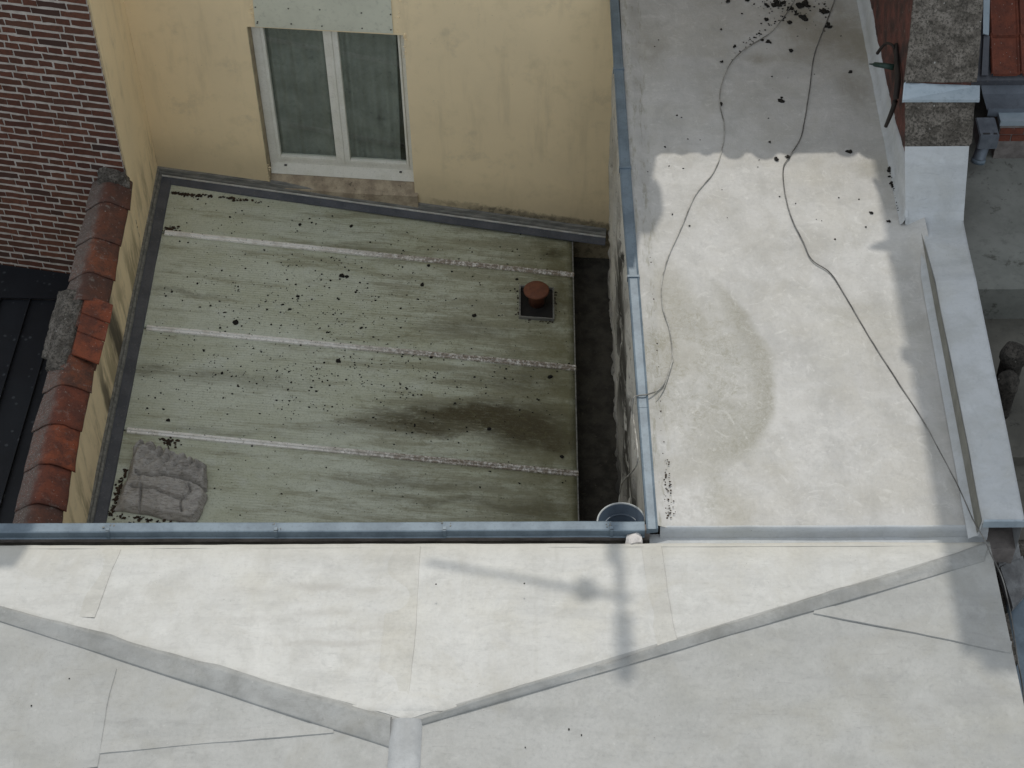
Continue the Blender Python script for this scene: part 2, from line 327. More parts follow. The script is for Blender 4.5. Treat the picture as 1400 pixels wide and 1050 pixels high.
RIM = m_plain('pale plastic rim', (.45, .47, .46), (.34, .36, .36), 6, .5)
YARD = m_plain('damp yard concrete', (.20, .205, .185), (.135, .14, .125), 1.6, .9, 0, .5, .008, hi=(.06, .058, .048))
YARD2 = m_plain('darker yard concrete', (.12, .115, .098), (.08, .077, .066), 1.6, .9, 0, .5, .01, hi=(.03, .028, .024))
REDR = m_plain('crumbling red brickwork', (.13, .05, .038), (.045, .028, .024), 5, .95, 0, .9, .02, hi=(.16, .12, .10))
STAINW = m_plain('damp lower wall', (.24, .215, .20), (.14, .125, .115), 5, .9, 0, .5, .006)
WHITEM = m_plain('white mortar', (.62, .58, .54), (.45, .42, .39), 14, .9, 0, .6, .01)
SCREW = m_plain('screw head', (.05, .05, .05), (.03, .03, .03), 5, .5)
GROUND = m_plain('ground paving', (.12, .12, .11), (.08, .08, .075), 1, .9)

def m_rag():
    t = T('grey woven sheet'); a = t.noise(6, 6, .7); f = t.noise(90, 5, .75)
    wv = t.noise(40, 4, .7, st=(.3, 2, 1)); c = t.mix(t.rng(a, .36, .66), (.43, .405, .37), (.33, .31, .28))
    c = t.mix(t.rng(wv, .48, .62, 0, .55), c, (.15, .14, .125)); c = t.mix(t.rng(f, .56, .7, 0, .5), c, (.52, .49, .44))
    return t.fin(c, .95, t.add(t.mul(wv, 1.5), f), .7, .006)
RAG = m_rag()
def m_glass():
    t = T('window glass'); gl = t.N('ShaderNodeBsdfGlossy'); gl.inputs['Roughness'].default_value = .02; gl.inputs[0].default_value = (.9, .95, .95, 1)
    tr = t.N('ShaderNodeBsdfTransparent'); tr.inputs[0].default_value = (.88, .90, .88, 1)
    mx = t.N('ShaderNodeMixShader'); mx.inputs[0].default_value = .07; t.L(tr.outputs[0], mx.inputs[1]); t.L(gl.outputs[0], mx.inputs[2])
    t.L(mx.outputs[0], t.t.nodes['Material Output'].inputs[0]); return t.m
GLASS = m_glass()

# ------------------------------------------------------------------ mesh kit
def tag(o, label=None, cat=None, group=None, kind=None):
    for k, v in (('label', label), ('category', cat), ('group', group), ('kind', kind)):
        if v: o[k] = v
    return o
def empty(name, loc=(0, 0, 0), rz=0.):
    o = bpy.data.objects.new(name, None); COL.objects.link(o); o.location = loc; o.rotation_euler.z = rz; return o
def link(name, me, parent=None, loc=None):
    o = bpy.data.objects.new(name, me); COL.objects.link(o)
    if parent: o.parent = parent
    if loc is not None: o.location = loc
    return o
def obj(name, bm, mat, parent=None, smooth=False, bevel=0.):
    """the bmesh is in world coordinates; parents are unrotated or given their inverse"""
    bmesh.ops.recalc_face_normals(bm, faces=bm.faces)
    if bevel: bmesh.ops.bevel(bm, geom=[e for e in bm.edges if e.is_manifold and e.calc_face_angle(0) > .5], offset=bevel, segments=2, affect='EDGES', clamp_overlap=True)
    me = bpy.data.meshes.new(name); bm.to_mesh(me); bm.free(); me.materials.append(mat)
    if smooth:
        for p in me.polygons: p.use_smooth = True
    o = link(name, me, parent)
    if parent:
        o.matrix_parent_inverse = world_of(parent).inverted()
    return o
def world_of(o):
    m = Matrix.Translation(o.location) @ Matrix.Rotation(o.rotation_euler.z, 4, 'Z')
    if o.parent: m = world_of(o.parent) @ o.matrix_parent_inverse @ m
    return m
def box(bm, a, b):
    vs = [bm.verts.new((x, y, z)) for x in (a[0], b[0]) for y in (a[1], b[1]) for z in (a[2], b[2])]
    for f in ((0, 1, 3, 2), (4, 6, 7, 5), (0, 4, 5, 1), (2, 3, 7, 6), (0, 2, 6, 4), (1, 5, 7, 3)): bm.faces.new([vs[i] for i in f])
    return bm
def B(a, b): return box(bmesh.new(), a, b)
def slab(bm, pts, off):
    """polygon pts extruded by the vector off"""
    off = Vector(off); a = [bm.verts.new(p) for p in pts]; b = [bm.verts.new(Vector(p)+off) for p in pts]; n = len(a)
    bm.faces.new(a); bm.faces.new(b[::-1])
    for i in range(n): bm.faces.new([a[i], b[i], b[(i+1) % n], a[(i+1) % n]])
    return bm
def SL(pts, off): return slab(bmesh.new(), pts, off)
def sheet(bm, pts4, nu, nv, fn=None, thick=None):
    """bilinear grid over 4 corners with optional height function"""
    p = [Vector(q) for q in pts4]; n = (p[1]-p[0]).cross(p[3]-p[0]).normalized()
    if n.z < 0: n = -n
    G = []
    for j in range(nv+1):
        row = []
        for i in range(nu+1):
            a, b = i/nu, j/nv
            q = p[0]*(1-a)*(1-b)+p[1]*a*(1-b)+p[2]*a*b+p[3]*(1-a)*b
            if fn: q = q+n*fn(q, a, b)
            row.append(bm.verts.new(q))
        G.append(row)
    for j in range(nv):
        for i in range(nu): bm.faces.new([G[j][i], G[j][i+1], G[j+1][i+1], G[j+1][i]])
    if thick:
        edge = G[0]+[r[-1] for r in G[1:]]+G[-1][-2::-1]+[r[0] for r in G[-2:0:-1]]
        low = [bm.verts.new(v.co-n*thick) for v in edge]; m = len(edge)
        for i in range(m): bm.faces.new([edge[i], low[i], low[(i+1) % m], edge[(i+1) % m]])
    return bm
def tube(bm, pts, r, seg=8, caps=True):
    pts = [Vector(p) for p in pts]; rs = r if isinstance(r, (list, tuple)) else [r]*len(pts); rings = []
    up = Vector((0, 0, 1))
    for i, p in enumerate(pts):
        t = (pts[min(i+1, len(pts)-1)]-pts[max(i-1, 0)]).normalized()
        a = t.cross(up) if abs(t.z) < .95 else t.cross(Vector((0, 1, 0))); a.normalize(); b = t.cross(a)
        rings.append([bm.verts.new(p+(a*math.cos(k*2*math.pi/seg)+b*math.sin(k*2*math.pi/seg))*rs[i]) for k in range(seg)])
    for i in range(len(rings)-1):
        for k in range(seg): bm.faces.new([rings[i][k], rings[i][(k+1) % seg], rings[i+1][(k+1) % seg], rings[i+1][k]])
    if caps: bm.faces.new(rings[0][::-1]); bm.faces.new(rings[-1])
    return bm
def lathe(bm, c, prof, seg=32):
    c = Vector(c); rings = [[bm.verts.new(c+Vector((r*math.cos(k*2*math.pi/seg), r*math.sin(k*2*math.pi/seg), z))) for k in range(seg)] for r, z in prof]
    for i in range(len(rings)-1):
        for k in range(seg): bm.faces.new([rings[i][k], rings[i][(k+1) % seg], rings[i+1][(k+1) % seg], rings[i+1][k]])
    bm.faces.new(rings[0]); bm.faces.new(rings[-1]); return bm
def smoothpts(P, n=8):
    P = [Vector(p) for p in P]; out = []
    for i in range(len(P)-1):
        p0, p1, p2, p3 = P[max(i-1, 0)], P[i], P[i+1], P[min(i+2, len(P)-1)]
        for k in range(n):
            t = k/n; out.append(.5*((2*p1)+(p2-p0)*t+(2*p0-5*p1+4*p2-p3)*t*t+(3*p1-p0-3*p2+p3)*t**3))
    return out+[P[-1]]
def nz(p, s, seed=0): return mnoise.noise(Vector((p[0]*s+seed, p[1]*s-seed*.7, p[2]*s+.3*seed)))
def rough(bm, amp, s, seed=0):
    for v in bm.verts:
        c = v.co.copy(); v.co += Vector((nz(c, s, seed), nz(c, s, seed+11), nz(c, s, seed+23)))*amp
    return bm
def subdiv_box(a, b, cuts):
    bm = B(a, b); bmesh.ops.subdivide_edges(bm, edges=bm.edges[:], cuts=cuts, use_grid_fill=True); return bm
def lump(bm, c, r, seed, flat=.6):
    q = bmesh.ops.create_icosphere(bm, subdivisions=1, radius=1)
    for v in q['verts']:
        d = v.co.copy(); k = 1+.9*nz(d, 1.7, seed*3.1); v.co = Vector((d.x*r*k, d.y*r*k*(.6+.5*abs(math.sin(seed*7.7))), d.z*r*flat*k))+Vector(c)

# ------------------------------------------------------------------ ground
gb = bmesh.new(); sheet(gb, [(-60, -60, -9), (60, -60, -9), (60, 60, -9), (-60, 60, -9)], 4, 4)
tag(obj('ground', gb, GROUND), kind='structure')

# ------------------------------------------------------------------ near building with the hipped membrane roof
A = empty('white_roofed_building', (-1.6, -3, -9)); tag(A, 'near building whose pale membrane roof has a bright inverted triangle facet between two hips', 'building')
ZE, YE, PIT = .0, on(700, 744, 'z', 0).y, math.tan(R_(6.5))
pn = nrm(np.array([0, PIT, 1.])); p0 = (0, YE, ZE)
apex = onp(556, 984, p0, pn); lh = onp(0, 828, p0, pn); k = (YE-lh.y)/(apex.y-lh.y); lc = lh+(apex-lh)*k
rc = Vector((2.37, YE, ZE))
Yend = -6.5; ra = Vector((apex.x, Yend, apex.z))
def wr(amp, s, seed): return lambda q, a, b: amp*(nz(q, s, seed)+.5*nz(q, s*2.3, seed+5))*(1 if min(a, b, 1-a, 1-b) > .001 else 0)
# hip facet: degenerate quad eave-left, eave-right, apex
bm = bmesh.new(); sheet(bm, [lc, rc, apex+(rc-apex)*.001, apex+(lc-apex)*.001], 120, 34, wr(.008, 1.6, 3)); obj('hip_facet', bm, MF, A, True)
rn = (rc-apex).cross(ra-apex).normalized(); rn = rn if rn.z > 0 else -rn
ln = (lc-apex).cross(ra-apex).normalized(); ln = ln if ln.z > 0 else -ln
def onR(u, v): return onp(u, v, apex, rn)
def onL(u, v): return onp(u, v, apex, ln)
XR = 2.40
zr = lambda x: apex.z+(x-apex.x)*(rc.z-apex.z)/(rc.x-apex.x)
zl = lambda x: apex.z+(x-apex.x)*(lc.z-apex.z)/(lc.x-apex.x)
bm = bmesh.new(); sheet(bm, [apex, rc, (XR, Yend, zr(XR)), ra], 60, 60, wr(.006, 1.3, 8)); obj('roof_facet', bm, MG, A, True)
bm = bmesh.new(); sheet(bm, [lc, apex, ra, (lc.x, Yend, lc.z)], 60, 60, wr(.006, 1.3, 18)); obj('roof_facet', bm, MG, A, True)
# hip flashings: tilted strips over the two hips
def strip(a, b, c, d, n, top=.035, low=.006, nu=80, seed=1):
    """a-b upper edge (proud), d-c lower edge"""
    bm = bmesh.new(); a, b, c, d = [Vector(q) for q in (a, b, c, d)]; rows = []
    for f, h in ((-.10, -.004), (0, top), (.18, top*.93), (.55, top*.55), (.93, low+.004), (1., low), (1.004, -.01)):
        row = []
        for i in range(nu+1):
            s = i/nu; p = (a.lerp(b, s)).lerp(d.lerp(c, s), f); wv = nz(p, 5, seed)*.008*(1 if 0 < f < 1 else .3)+(nz(p, 1.4, seed)*.022+nz(p, 7, seed)*.008)*(1 if f <= 0 else .2)
            row.append(bm.verts.new(p+n*(h+(wv if -.05 < f < .95 else 0))+((a-d).normalized()*wv if f <= 0 else Vector())))
        rows.append(row)
    for j in range(len(rows)-1):
        for i in range(nu): bm.faces.new([rows[j][i], rows[j][i+1], rows[j+1][i+1], rows[j+1][i]])
    return bm
l1 = lc+(apex-lc)*.0; up = Vector((0, 0, 1))
# lower edge lines measured on the side facets
La, Lb = onL(0, 850), onL(532, 1023); s_ = (lc.x-La.x)/(Lb.x-La.x); Ld = La+(Lb-La)*s_
obj('hip_flashing', strip(lc, Vector((onL(535, 985))), Lb, Ld, Vector(ln), .034, seed=4), MG2, A, True)
Ra, Rb = onR(576, 992), onR(1345, 768)
obj('hip_flashing', strip(onR(578, 985), Vector((2.36, YE-.01, ZE)), Rb, Ra, Vector(rn), .026, seed=9), MG2, A, True)
# ridge strip and the rounded patch at the apex
a1, a2 = onL(534, 985), onR(577, 985)
bm = bmesh.new(); n_ = 24; rows = []
for j in range(n_+1):
    y = apex.y-.0+(Yend-apex.y)*j/n_
    rows.append([bm.verts.new((x, y, z)) for x, z in ((a1.x-.004, zl(a1.x)-.003), (a1.x, zl(a1.x)+.014), (a1.x+.05, apex.z+.020), (apex.x, apex.z+.024), (a2.x-.05, apex.z+.020), (a2.x, zr(a2.x)+.014), (a2.x+.004, zr(a2.x)-.003))])
for j in range(n_):
    for i in range(6): bm.faces.new([rows[j][i], rows[j][i+1], rows[j+1][i+1], rows[j+1][i]])
obj('ridge_strip', bm, MRIDGE, A, True)
def onT(u, v): return onp(u, v, p0, pn)
bm = bmesh.new(); c_ = onT(553, 962); ed = []; cv = bm.verts.new(c_+Vector(pn)*.007)
ring = [[], []]
for k in range(40):
    an = k*2*math.pi/40; q = onT(553+math.cos(an)*72, 968-math.sin(an)*(24 if math.sin(an) > 0 else 6)); ring[0].append(bm.verts.new(q.lerp(c_, .12)+Vector(pn)*.006)); ring[1].append(bm.verts.new(q+Vector(pn)*.001))
for k in range(40): bm.faces.new([cv, ring[0][k], ring[0][(k+1) % 40]]); bm.faces.new([ring[0][k], ring[1][k], ring[1][(k+1) % 40], ring[0][(k+1) % 40]])
obj('apex_patch', bm, MF, A, True)
# overlaps of the membrane sheets: thin raised strips, with a thicker welt on one edge
def lap(name, pts, wid, fn, n, mat, parent, h=.0035, side=1):
    """welded lap following the pixel polyline pts"""
    P = smoothpts([fn(*q) for q in pts], 6); bm = bmesh.new(); rows = []; n = Vector(n)
    for i, p in enumerate(P):
        t = (P[min(i+1, len(P)-1)]-P[max(i-1, 0)]).normalized(); s = t.cross(n).normalized()*side; j = nz(p, 9, 2)*.004
        rows.append([bm.verts.new(p+s*(wid*f+j)+n*hh) for f, hh in ((0, .0), (0.004/wid, h+.004), (.25, h+.002), (1, .0006))])
    for i in range(len(rows)-1):
        for k in range(3): bm.faces.new([rows[i][k], rows[i][k+1], rows[i+1][k+1], rows[i+1][k]])
    return obj(name, bm, mat, parent)
lap('membrane_lap', [(575, 747), (571, 830), (565, 900), (560, 950)], .22, onT, pn, MLAP, A, .0025, 1)
lap('membrane_lap', [(905, 747), (912, 800), (920, 850), (928, 882)], .14, onT, pn, MLAP, A, .0025, 1)
lap('membrane_lap', [(166, 752), (150, 790), (130, 845)], .13, onT, pn, MLAP, A, .0025, 1)
lap('membrane_lap', [(1112, 840), (1250, 866), (1382, 894)], .10, onR, rn, MG, A, .004, -1)
lap('membrane_lap', [(135, 1031), (290, 1017), (456, 1003)], .09, onL, ln, MG, A, .003, -1)
lap('membrane_lap', [(160, 915), (146, 970), (134, 1049)], .07, onL, ln, MG, A, .003, 1)
obj('wall', B((-8.5, Yend, -9), (2.36, YE-.02, ZE-.16)), STAINW, A)
bm = bmesh.new(); rows = []
for i in range(161):
    x = lc.x+(2.37-lc.x)*i/160; j = .007*nz((x, 0, 0), 1.7, 4)+.003*nz((x, 0, 0), 7, 4)
    rows.append([bm.verts.new(q) for q in ((x, YE-.03, ZE+.0042), (x, YE+.002+j, ZE+.003), (x, YE+.006+j, ZE-.004), (x, YE+.004+j, ZE-.05))])
for i in range(160):
    for k in range(3): bm.faces.new([rows[i][k], rows[i+1][k], rows[i+1][k+1], rows[i][k+1]])
obj('eave_edge', bm, MF, A, True)
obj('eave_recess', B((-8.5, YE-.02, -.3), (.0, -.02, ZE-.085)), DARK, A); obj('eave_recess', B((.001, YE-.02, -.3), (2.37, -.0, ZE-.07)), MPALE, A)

# ------------------------------------------------------------------ flat roofed side building
SB = empty('flat_roofed_building', (1.1, 3, -9)); tag(SB, 'flat roofed wing with stained white membrane and a mossy crescent, between courtyard and gable', 'building')
def bf(q, a, b):
    e = min(1, a*12, (1-a)*14); h = .010*nz(q, .9, 5)+.004*nz(q, 3.1, 2)
    edge = .035*min(1, max(0, 1-(q.x-.05)/.10))+.05*max(0, (q.x-2.23)/.13)
    return h*e+max(0, edge)
bm = bmesh.new(); sheet(bm, [(-.015, .0, 0), (2.37, .0, 0), (2.37, 7.2, 0), (-.015, 7.2, 0)], 110, 200, bf); obj('roof', bm, MB, SB, True)
# turned down front edge
bm = bmesh.new(); rows = []
for i in range(121):
    x = .075+(2.385-.075)*i/120; j = nz((x, 0, 0), 2.2, 6)*.012; j2 = nz((x, 0, 0), 5, 3)*.006
    rows.append([bm.verts.new(q) for q in ((x, .02, .001), (x, .012+j, .010+j2), (x, .0+j, .004), (x, -.018+j, -.03), (x, -.022+j*.5, -.055), (x, -.034+j2, -.062), (x, -.036+j2, -.13))])
for i in range(120):
    for k in range(6): bm.faces.new([rows[i][k], rows[i+1][k], rows[i+1][k+1], rows[i][k+1]])
obj('roof_edge', bm, MPALE, SB, True)
if 0: lap('membrane_lap', [(905, 700), (1060, 712), (1200, 712), (1300, 711)], .07, lambda u, v: on(u, v, 'z', .012), (0, 0, 1), MB, SB, .004, -1)
bm = B((-.02, .13, -9), (2.30, 7.1, -.06)); obj('wall_core', bm, STAINW, SB)
bm = bmesh.new(); sheet(bm, [(-.025, .12, -3.7), (-.025, 6.3, -3.7), (-.025, 6.3, .0), (-.025, .12, .0)], 160, 60,
    lambda q, a, b: (.03*max(0, nz(q, 2.2, 9)+.2)*(1 if -2.6 < q.z < -.6 else .2)+.008*nz(q, 12, 1))*min(1, max(.05, -q.z*2.5))); 
for v in bm.verts:
    if v.co.x > -.02: v.co.x = -.05+(-.02-v.co.x)
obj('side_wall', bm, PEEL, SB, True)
# capping of the side wall, one folded zinc length per piece
def cap_line(name, edge_l, edge_r, z, mat, parent, drop=.06, lip=.012, capz=0):
    """edge_l, edge_r: lists of matching points (x,y) along the piece"""
    bm = bmesh.new(); rows = []
    for (a, b) in zip(edge_l, edge_r):
        a = Vector((a[0], a[1], z)); b = Vector((b[0], b[1], z)); d = (b-a).normalized()
        rows.append([bm.verts.new(q) for q in (a+Vector((0, 0, -drop)), a+Vector((0, 0, -.004)), a+d*.006, a+d*.012+Vector((0, 0, -.004)), b-d*.016+Vector((0, 0, -.004)), b-d*.006+Vector((0, 0, .003)), b, b+Vector((0, 0, -drop*.7)))])
    for i in range(len(rows)-1):
        for k in range(7): bm.faces.new([rows[i][k], rows[i+1][k], rows[i+1][k+1], rows[i][k+1]])
    bm.faces.new(rows[0]); bm.faces.new(rows[-1][::-1]); return obj(name, bm, mat, parent)
zc = .055
cl = lambda v: np.interp(v, [-60, 0, 262, 400, 708, 735], [831.5, 834, 849.5, 860.5, 883, 885]); cr = lambda v: np.interp(v, [-60, 0, 262, 400, 708, 735], [843, 846, 864.5, 875.5, 898.5, 901])
cuts = [-40, 93, 228, 377, 556, 722]
for i in range(5):
    vs = np.linspace(cuts[i]-1.2, cuts[i+1]+.6, 5); zz = zc+(.0025 if i % 2 else 0)
    cap_line('capping', [on(cl(v), v, 'z', zz).xy for v in vs], [on(cr(v), v, 'z', zz).xy for v in vs], zz, ZINC, SB)
for v in cuts[1:4]:
    a, b = on(cl(v)-1, v, 'z', zc+.008), on(cr(v)+1, v, 'z', zc+.008); obj('capping_joint', B((a.x, a.y-.014, zc-.05), (b.x, b.y+.014, zc+.009)), ZINC, SB, bevel=.002)
# flaking mortar fillet beside the capping
bm = bmesh.new()
for i in range(110):
    v = random.uniform(20, 715); u = cr(v)+random.uniform(3, 18); p = on(u, v, 'z', .006); lump(bm, p, random.uniform(.0025, .008), i, .45)
for i in range(80):
    v = random.gauss(668, 24); u = 904+random.choice((0, 0, 6, 11))+random.gauss(0, 1.6)+(v-650)*.10; p = on(u, v, 'z', .005)
    if v < 716: lump(bm, p, random.uniform(.003, .008), i+60, .4)
tag(obj('moss_crumbs', bm, DEBR), 'dark moss crumbs along the blue capping of the flat roof', 'moss', kind='stuff')

# ------------------------------------------------------------------ courtyard wall with zinc capping
W = empty('courtyard_wall', (-4, .05, -9)); tag(W, 'long low wall with pale blue zinc capping between courtyard and near roof', 'wall')
yb = on(500, 714, 'z', .05).y; yf = on(500, 726, 'z', .05).y; yb2 = yb
obj('wall', B((-8, yf+.012, -9), (-.0, yb-.012, .03)), STAINW, W)
jx = [-9.2] + [on(u, 716, 'z', .05).x for u in (148, 377, 607, 835)] + [on(880, 716, 'z', .05).x]
for i in range(5):
    a, b = jx[i], jx[i+1]; zt = .05+(.003 if i % 2 else 0); bm = bmesh.new(); rows = []
    for x in np.linspace(a-.006, b+.006, 6):
        yj = .002*nz((x, 0, 0), 3.1, i); rows.append([bm.verts.new(Vector(q)+Vector((0, yj, yj))) for q in ((x, yb, zt-.05), (x, yb, zt), (x, yb-.008, zt+.003), (x, yf+.008, zt-.004), (x, yf, zt-.008), (x, yf-.001, zt-.066), (x, yf-.010, zt-.072), (x, yf+.004, zt-.076))])
    for q in range(5):
        for k in range(7): bm.faces.new([rows[q][k], rows[q+1][k], rows[q+1][k+1], rows[q][k+1]])
    bm.faces.new(rows[0]); bm.faces.new(rows[-1][::-1]); obj('capping', bm, ZINC, W)
for x in jx[1:5]:
    bm = bmesh.new(); box(bm, (x-.006, yf-.008, -.028), (x+.016, yf+.004, .060)); box(bm, (x-.006, yf-.002, .048), (x+.016, yf+.03, .060)); obj('joint_clip', bm, ZINC, W)
mp = on(867, 738, 'y', yf-.04); bm = subdiv_box((mp.x-.055, yf-.075, -.09), (mp.x+.045, yf-.01, mp.z+.015), 4); rough(bm, .03, 14, 3)
tag(obj('mortar_lump', bm, WHITEM, None), 'broken white mortar lump under the corner of the zinc capping', 'mortar')

bm = bmesh.new(); rr = random.Random(5)
for x in jx[1:5]:
    for k in range(5): lump(bm, (x+rr.uniform(-.03, .05), rr.uniform(yf+.01, yb-.01), .054), rr.uniform(.004, .009), k, .5)
tag(obj('sealant', bm, TRIM, W), kind='stuff')
# ------------------------------------------------------------------ yellow house
th = R_(-5.7); fd = Vector((math.cos(th), math.sin(th), 0)); fn = Vector((fd.y, -fd.x, 0))   # fn points to the viewer
a0 = on(831, 325, 'z', -3.1); 
def onF(u, v, back=0.): return onp(u, v, a0-fn*back, fn)
def fpt(s, z, back=0.): q = a0+fd*s-fn*back; return Vector((q.x, q.y, z))
def fs(p): return (p-a0).dot(fd)
XL = -4.767; ld = (XL-a0.x)/fd.x
YH = empty('yellow_house', (-2.5, 7.5, -9)); tag(YH, 'yellow rendered house with a white two light window above the green roof', 'house')
HT = 4.2
o1 = onF(339, 37); o2 = onF(369, 255); o3 = onF(551, 46); o4 = onF(563, 250)
wl = (fs(o1)+fs(o2))/2; wrr = (fs(o3)+fs(o4))/2+.015; wtop = (onF(345, 38).z+onF(548, 47).z)/2; wbot = -2.80
def fbox(bm, s0, s1, z0, z1, b0, b1):
    return slab(bm, [fpt(s0, z0, b0), fpt(s1, z0, b0), fpt(s1, z1, b0), fpt(s0, z1, b0)], -fn*(b1-b0))
def cellwall(bm, s0, s1, z0, z1):
    fbox(bm, s0, s1, z0, z1, 0, .35)
bm = bmesh.new(); cellwall(bm, ld, wl, -9, HT); cellwall(bm, wrr, .06, -9, HT); cellwall(bm, wl, wrr, wtop, HT); cellwall(bm, wl, wrr, -9, wbot)
obj('wall', bm, YEL, YH)
bm = B((XL-.11, 5.56, -3.5), (XL, 7.05, HT)); bmesh.ops.subdivide_edges(bm, edges=bm.edges[:], cuts=14, use_grid_fill=True); rough(bm, .01, 1.3, 4)
obj('return_wall', bm, YELS, YH)
# plaster reveals (left deeper and dirty), window
DP = .13
bm = bmesh.new(); fbox(bm, wl-.004, wl+.003, wbot, wtop, -.004, DP); obj('reveal', bm, REVEAL, YH)
WN = empty('window', (0, 0, 0)); WN.parent = YH; WN.matrix_parent_inverse = world_of(YH).inverted()
def ws(u, v): return fs(onF(u, v, DP))
fb = onF(470, 226, DP).z
L0, L1 = (ws(351, 37)+ws(376, 236))/2, ws(370, 150)*0
L0 = wl+.006; g = lambda u1, v1, u2, v2: (ws(u1, v1)+ws(u2, v2))/2
gl1 = g(362, 37, 384, 210); gl2 = g(443, 42, 460, 214); gr1 = g(463, 43, 479, 216); gr2 = g(545, 46, 556, 220); R0 = wrr-.003
gz = (onF(422, 212, DP).z+onF(518, 218, DP).z)/2
bm = bmesh.new(); fbox(bm, L0, gl1-.035, fb, wtop+.05, DP-.03, DP+.04); fbox(bm, gr2+.025, R0, fb, wtop+.05, DP-.03, DP+.04); fbox(bm, gl1-.035, gr2+.025, fb, gz-.035, DP-.03, DP+.04)
obj('frame', bm, PVC, WN, bevel=.004)
def sash(a, b, ext_l, ext_r):
    bm = bmesh.new(); z0, z1 = gz, wtop+.04; e = .042
    fbox(bm, a-ext_l, a, z0-e, z1, DP-.042, DP+.02); fbox(bm, b, b+ext_r, z0-e, z1, DP-.042, DP+.02); fbox(bm, a, b, z0-e, z0, DP-.042, DP+.02)
    s = obj('sash', bm, PVC, WN, bevel=.004)
    return s
mm = (gl2+gr1)/2
sash(gl1, gl2, .034, mm-gl2-.012); sash(gr1, gr2, mm-.012-gr1 if False else gr1-mm-.012, .024)
bm = bmesh.new(); fbox(bm, mm-.016, mm+.016, gz-.042, wtop+.04, DP-.055, DP-.035); obj('mullion_cover', bm, PVC, WN, bevel=.004)
for a, b in ((gl1, gl2), (gr1, gr2)):
    bm = bmesh.new(); fbox(bm, a-.01, b+.01, gz-.01, wtop+.04, DP-.006, DP-.002); obj('pane', bm, GLASS, WN)
# lower white board and its drip
zb1 = onF(470, 243, .065).z
bm = bmesh.new(); a, b, c, d = fpt(L0+.004, fb+.015, DP-.03), fpt(R0, fb+.015, DP-.03), fpt(R0+.0, zb1, DP-.065), fpt(L0+.004, zb1, DP-.065); slab(bm, [a, b, c, d], -fn*.03); obj('weather_board', bm, PVC, WN, bevel=.003)
for s in (L0+.15, R0-.16):
    bm = bmesh.new(); fbox(bm, s, s+.026, fb-.012, fb-.001, DP-.052, DP-.03); obj('drain_cover', bm, SCREW, WN)
# curtains: two hanging nets with folds, seen behind the glass
def curtain(a, b, z0, z1, back, seed, drift):
    bm = bmesh.new(); nu, nv = 70, 24; G = []
    for j in range(nv+1):
        t = j/nv; row = []
        for i in range(nu+1):
            s = i/nu; ss = a+(b-a)*s+drift*(1-t)*(s**2.5); z = z0+(z1-z0)*t+.03*math.sin(s*3+seed)*(1-t)
            w_ = back+.014*math.sin(s*34+seed+1.4*math.sin(s*5))+.02*nz((s*4, t*1.2, seed), 1.5, seed)*(1.3-t)
            row.append(bm.verts.new(fpt(ss, z, w_)))
        G.append(row)
    for j in range(nv):
        for i in range(nu): bm.faces.new([G[j][i], G[j][i+1], G[j+1][i+1], G[j+1][i]])
    return bm
obj('curtain', curtain(gl1-.02, gl2+.03, gz-.30, wtop+.1, DP+.045, 1.3, -.0), CURT, WN, True)
obj('curtain', curtain(gr1-.03, gr2-.02, gz-.30, wtop+.1, DP+.045, 4.1, -.06), CURT, WN, True)
bm = bmesh.new(); fbox(bm, wl, wrr, wbot-.3, wtop+.3, .34, .36)
obj('room_wall', bm, DARK, WN)
# stone sill
t_ = onF(470, 285)
bm = bmesh.new(); s0, s1 = wl-.0, wrr+.03
pr = [(DP-.04, zb1+.01), (-.005, zb1-.10), (-.03, zb1-.12), (-.03, zb1-.40), (0.0, zb1-.42), (DP, zb1-.42)]
vs0 = [fpt(s0+.002, z, b) for b, z in pr]; slab(bm, vs0, fd*(s1-s0)); bmesh.ops.subdivide_edges(bm, edges=bm.edges[:], cuts=6, use_grid_fill=True); rough(bm, .008, 8, 2)
obj('sill', bm, SILLM, YH)
# board closing the top of the window
pa = [onF(345, -6, -.012), onF(534, -4, -.012), onF(537.5, 46, -.012), onF(349, 36.5, -.012)]
bm = SL(pa, -fn*.012)
bd = obj('cover_board', bm, PANEL, YH)
bm = bmesh.new()
for (u, v) in ((394, 12), (437, 13.5), (494, 18), (398, 33), (440, 36), (495, 39), (349, 10), (534, 20), (352, 30), (534.5, 41), (351.5, 32)):
    p = onF(u, v, -.026); q = bmesh.ops.create_cone(bm, segments=8, radius1=.008, radius2=.006, depth=.004, cap_ends=True, matrix=Matrix.Translation(p) @ Matrix.Rotation(math.pi/2, 4, 'X'))
tag(obj('screw_heads', bm, SCREW, bd), kind='stuff')
# broken plaster edges beside the board and the window
bm = bmesh.new()
for k in range(60):
    u, v = random.choice([(random.gauss(344, 3), random.uniform(-2, 38)), (random.gauss(543, 4), random.uniform(0, 48)), (random.gauss(553, 1.5), random.uniform(45, 80)), (random.gauss(368, 1.5), random.uniform(225, 262))])
    p = onF(u, v, -.002); lump(bm, p, random.uniform(.004, .011), k, .6)
tag(obj('plaster_crumbs', bm, YEL, YH), kind='stuff')
# roof and eaves of the yellow house (above the frame; they shade the court)
bm = SL([fpt(ld-.0, HT-.02, -.35), fpt(.1, HT-.02, -.35), fpt(.1, HT+2.2, 3.6), fpt(ld, HT+2.2, 3.6)], (0, 0, .12)); obj('roof', bm, TILER, YH)
bm = bmesh.new(); fbox(bm, ld, .06, -9, HT, 5, 5.3); fbox(bm, ld, ld+.3, -9, HT, .35, 5); fbox(bm, -.24, .06, -9, HT, .35, 5); obj('outer_wall', bm, YEL, YH)

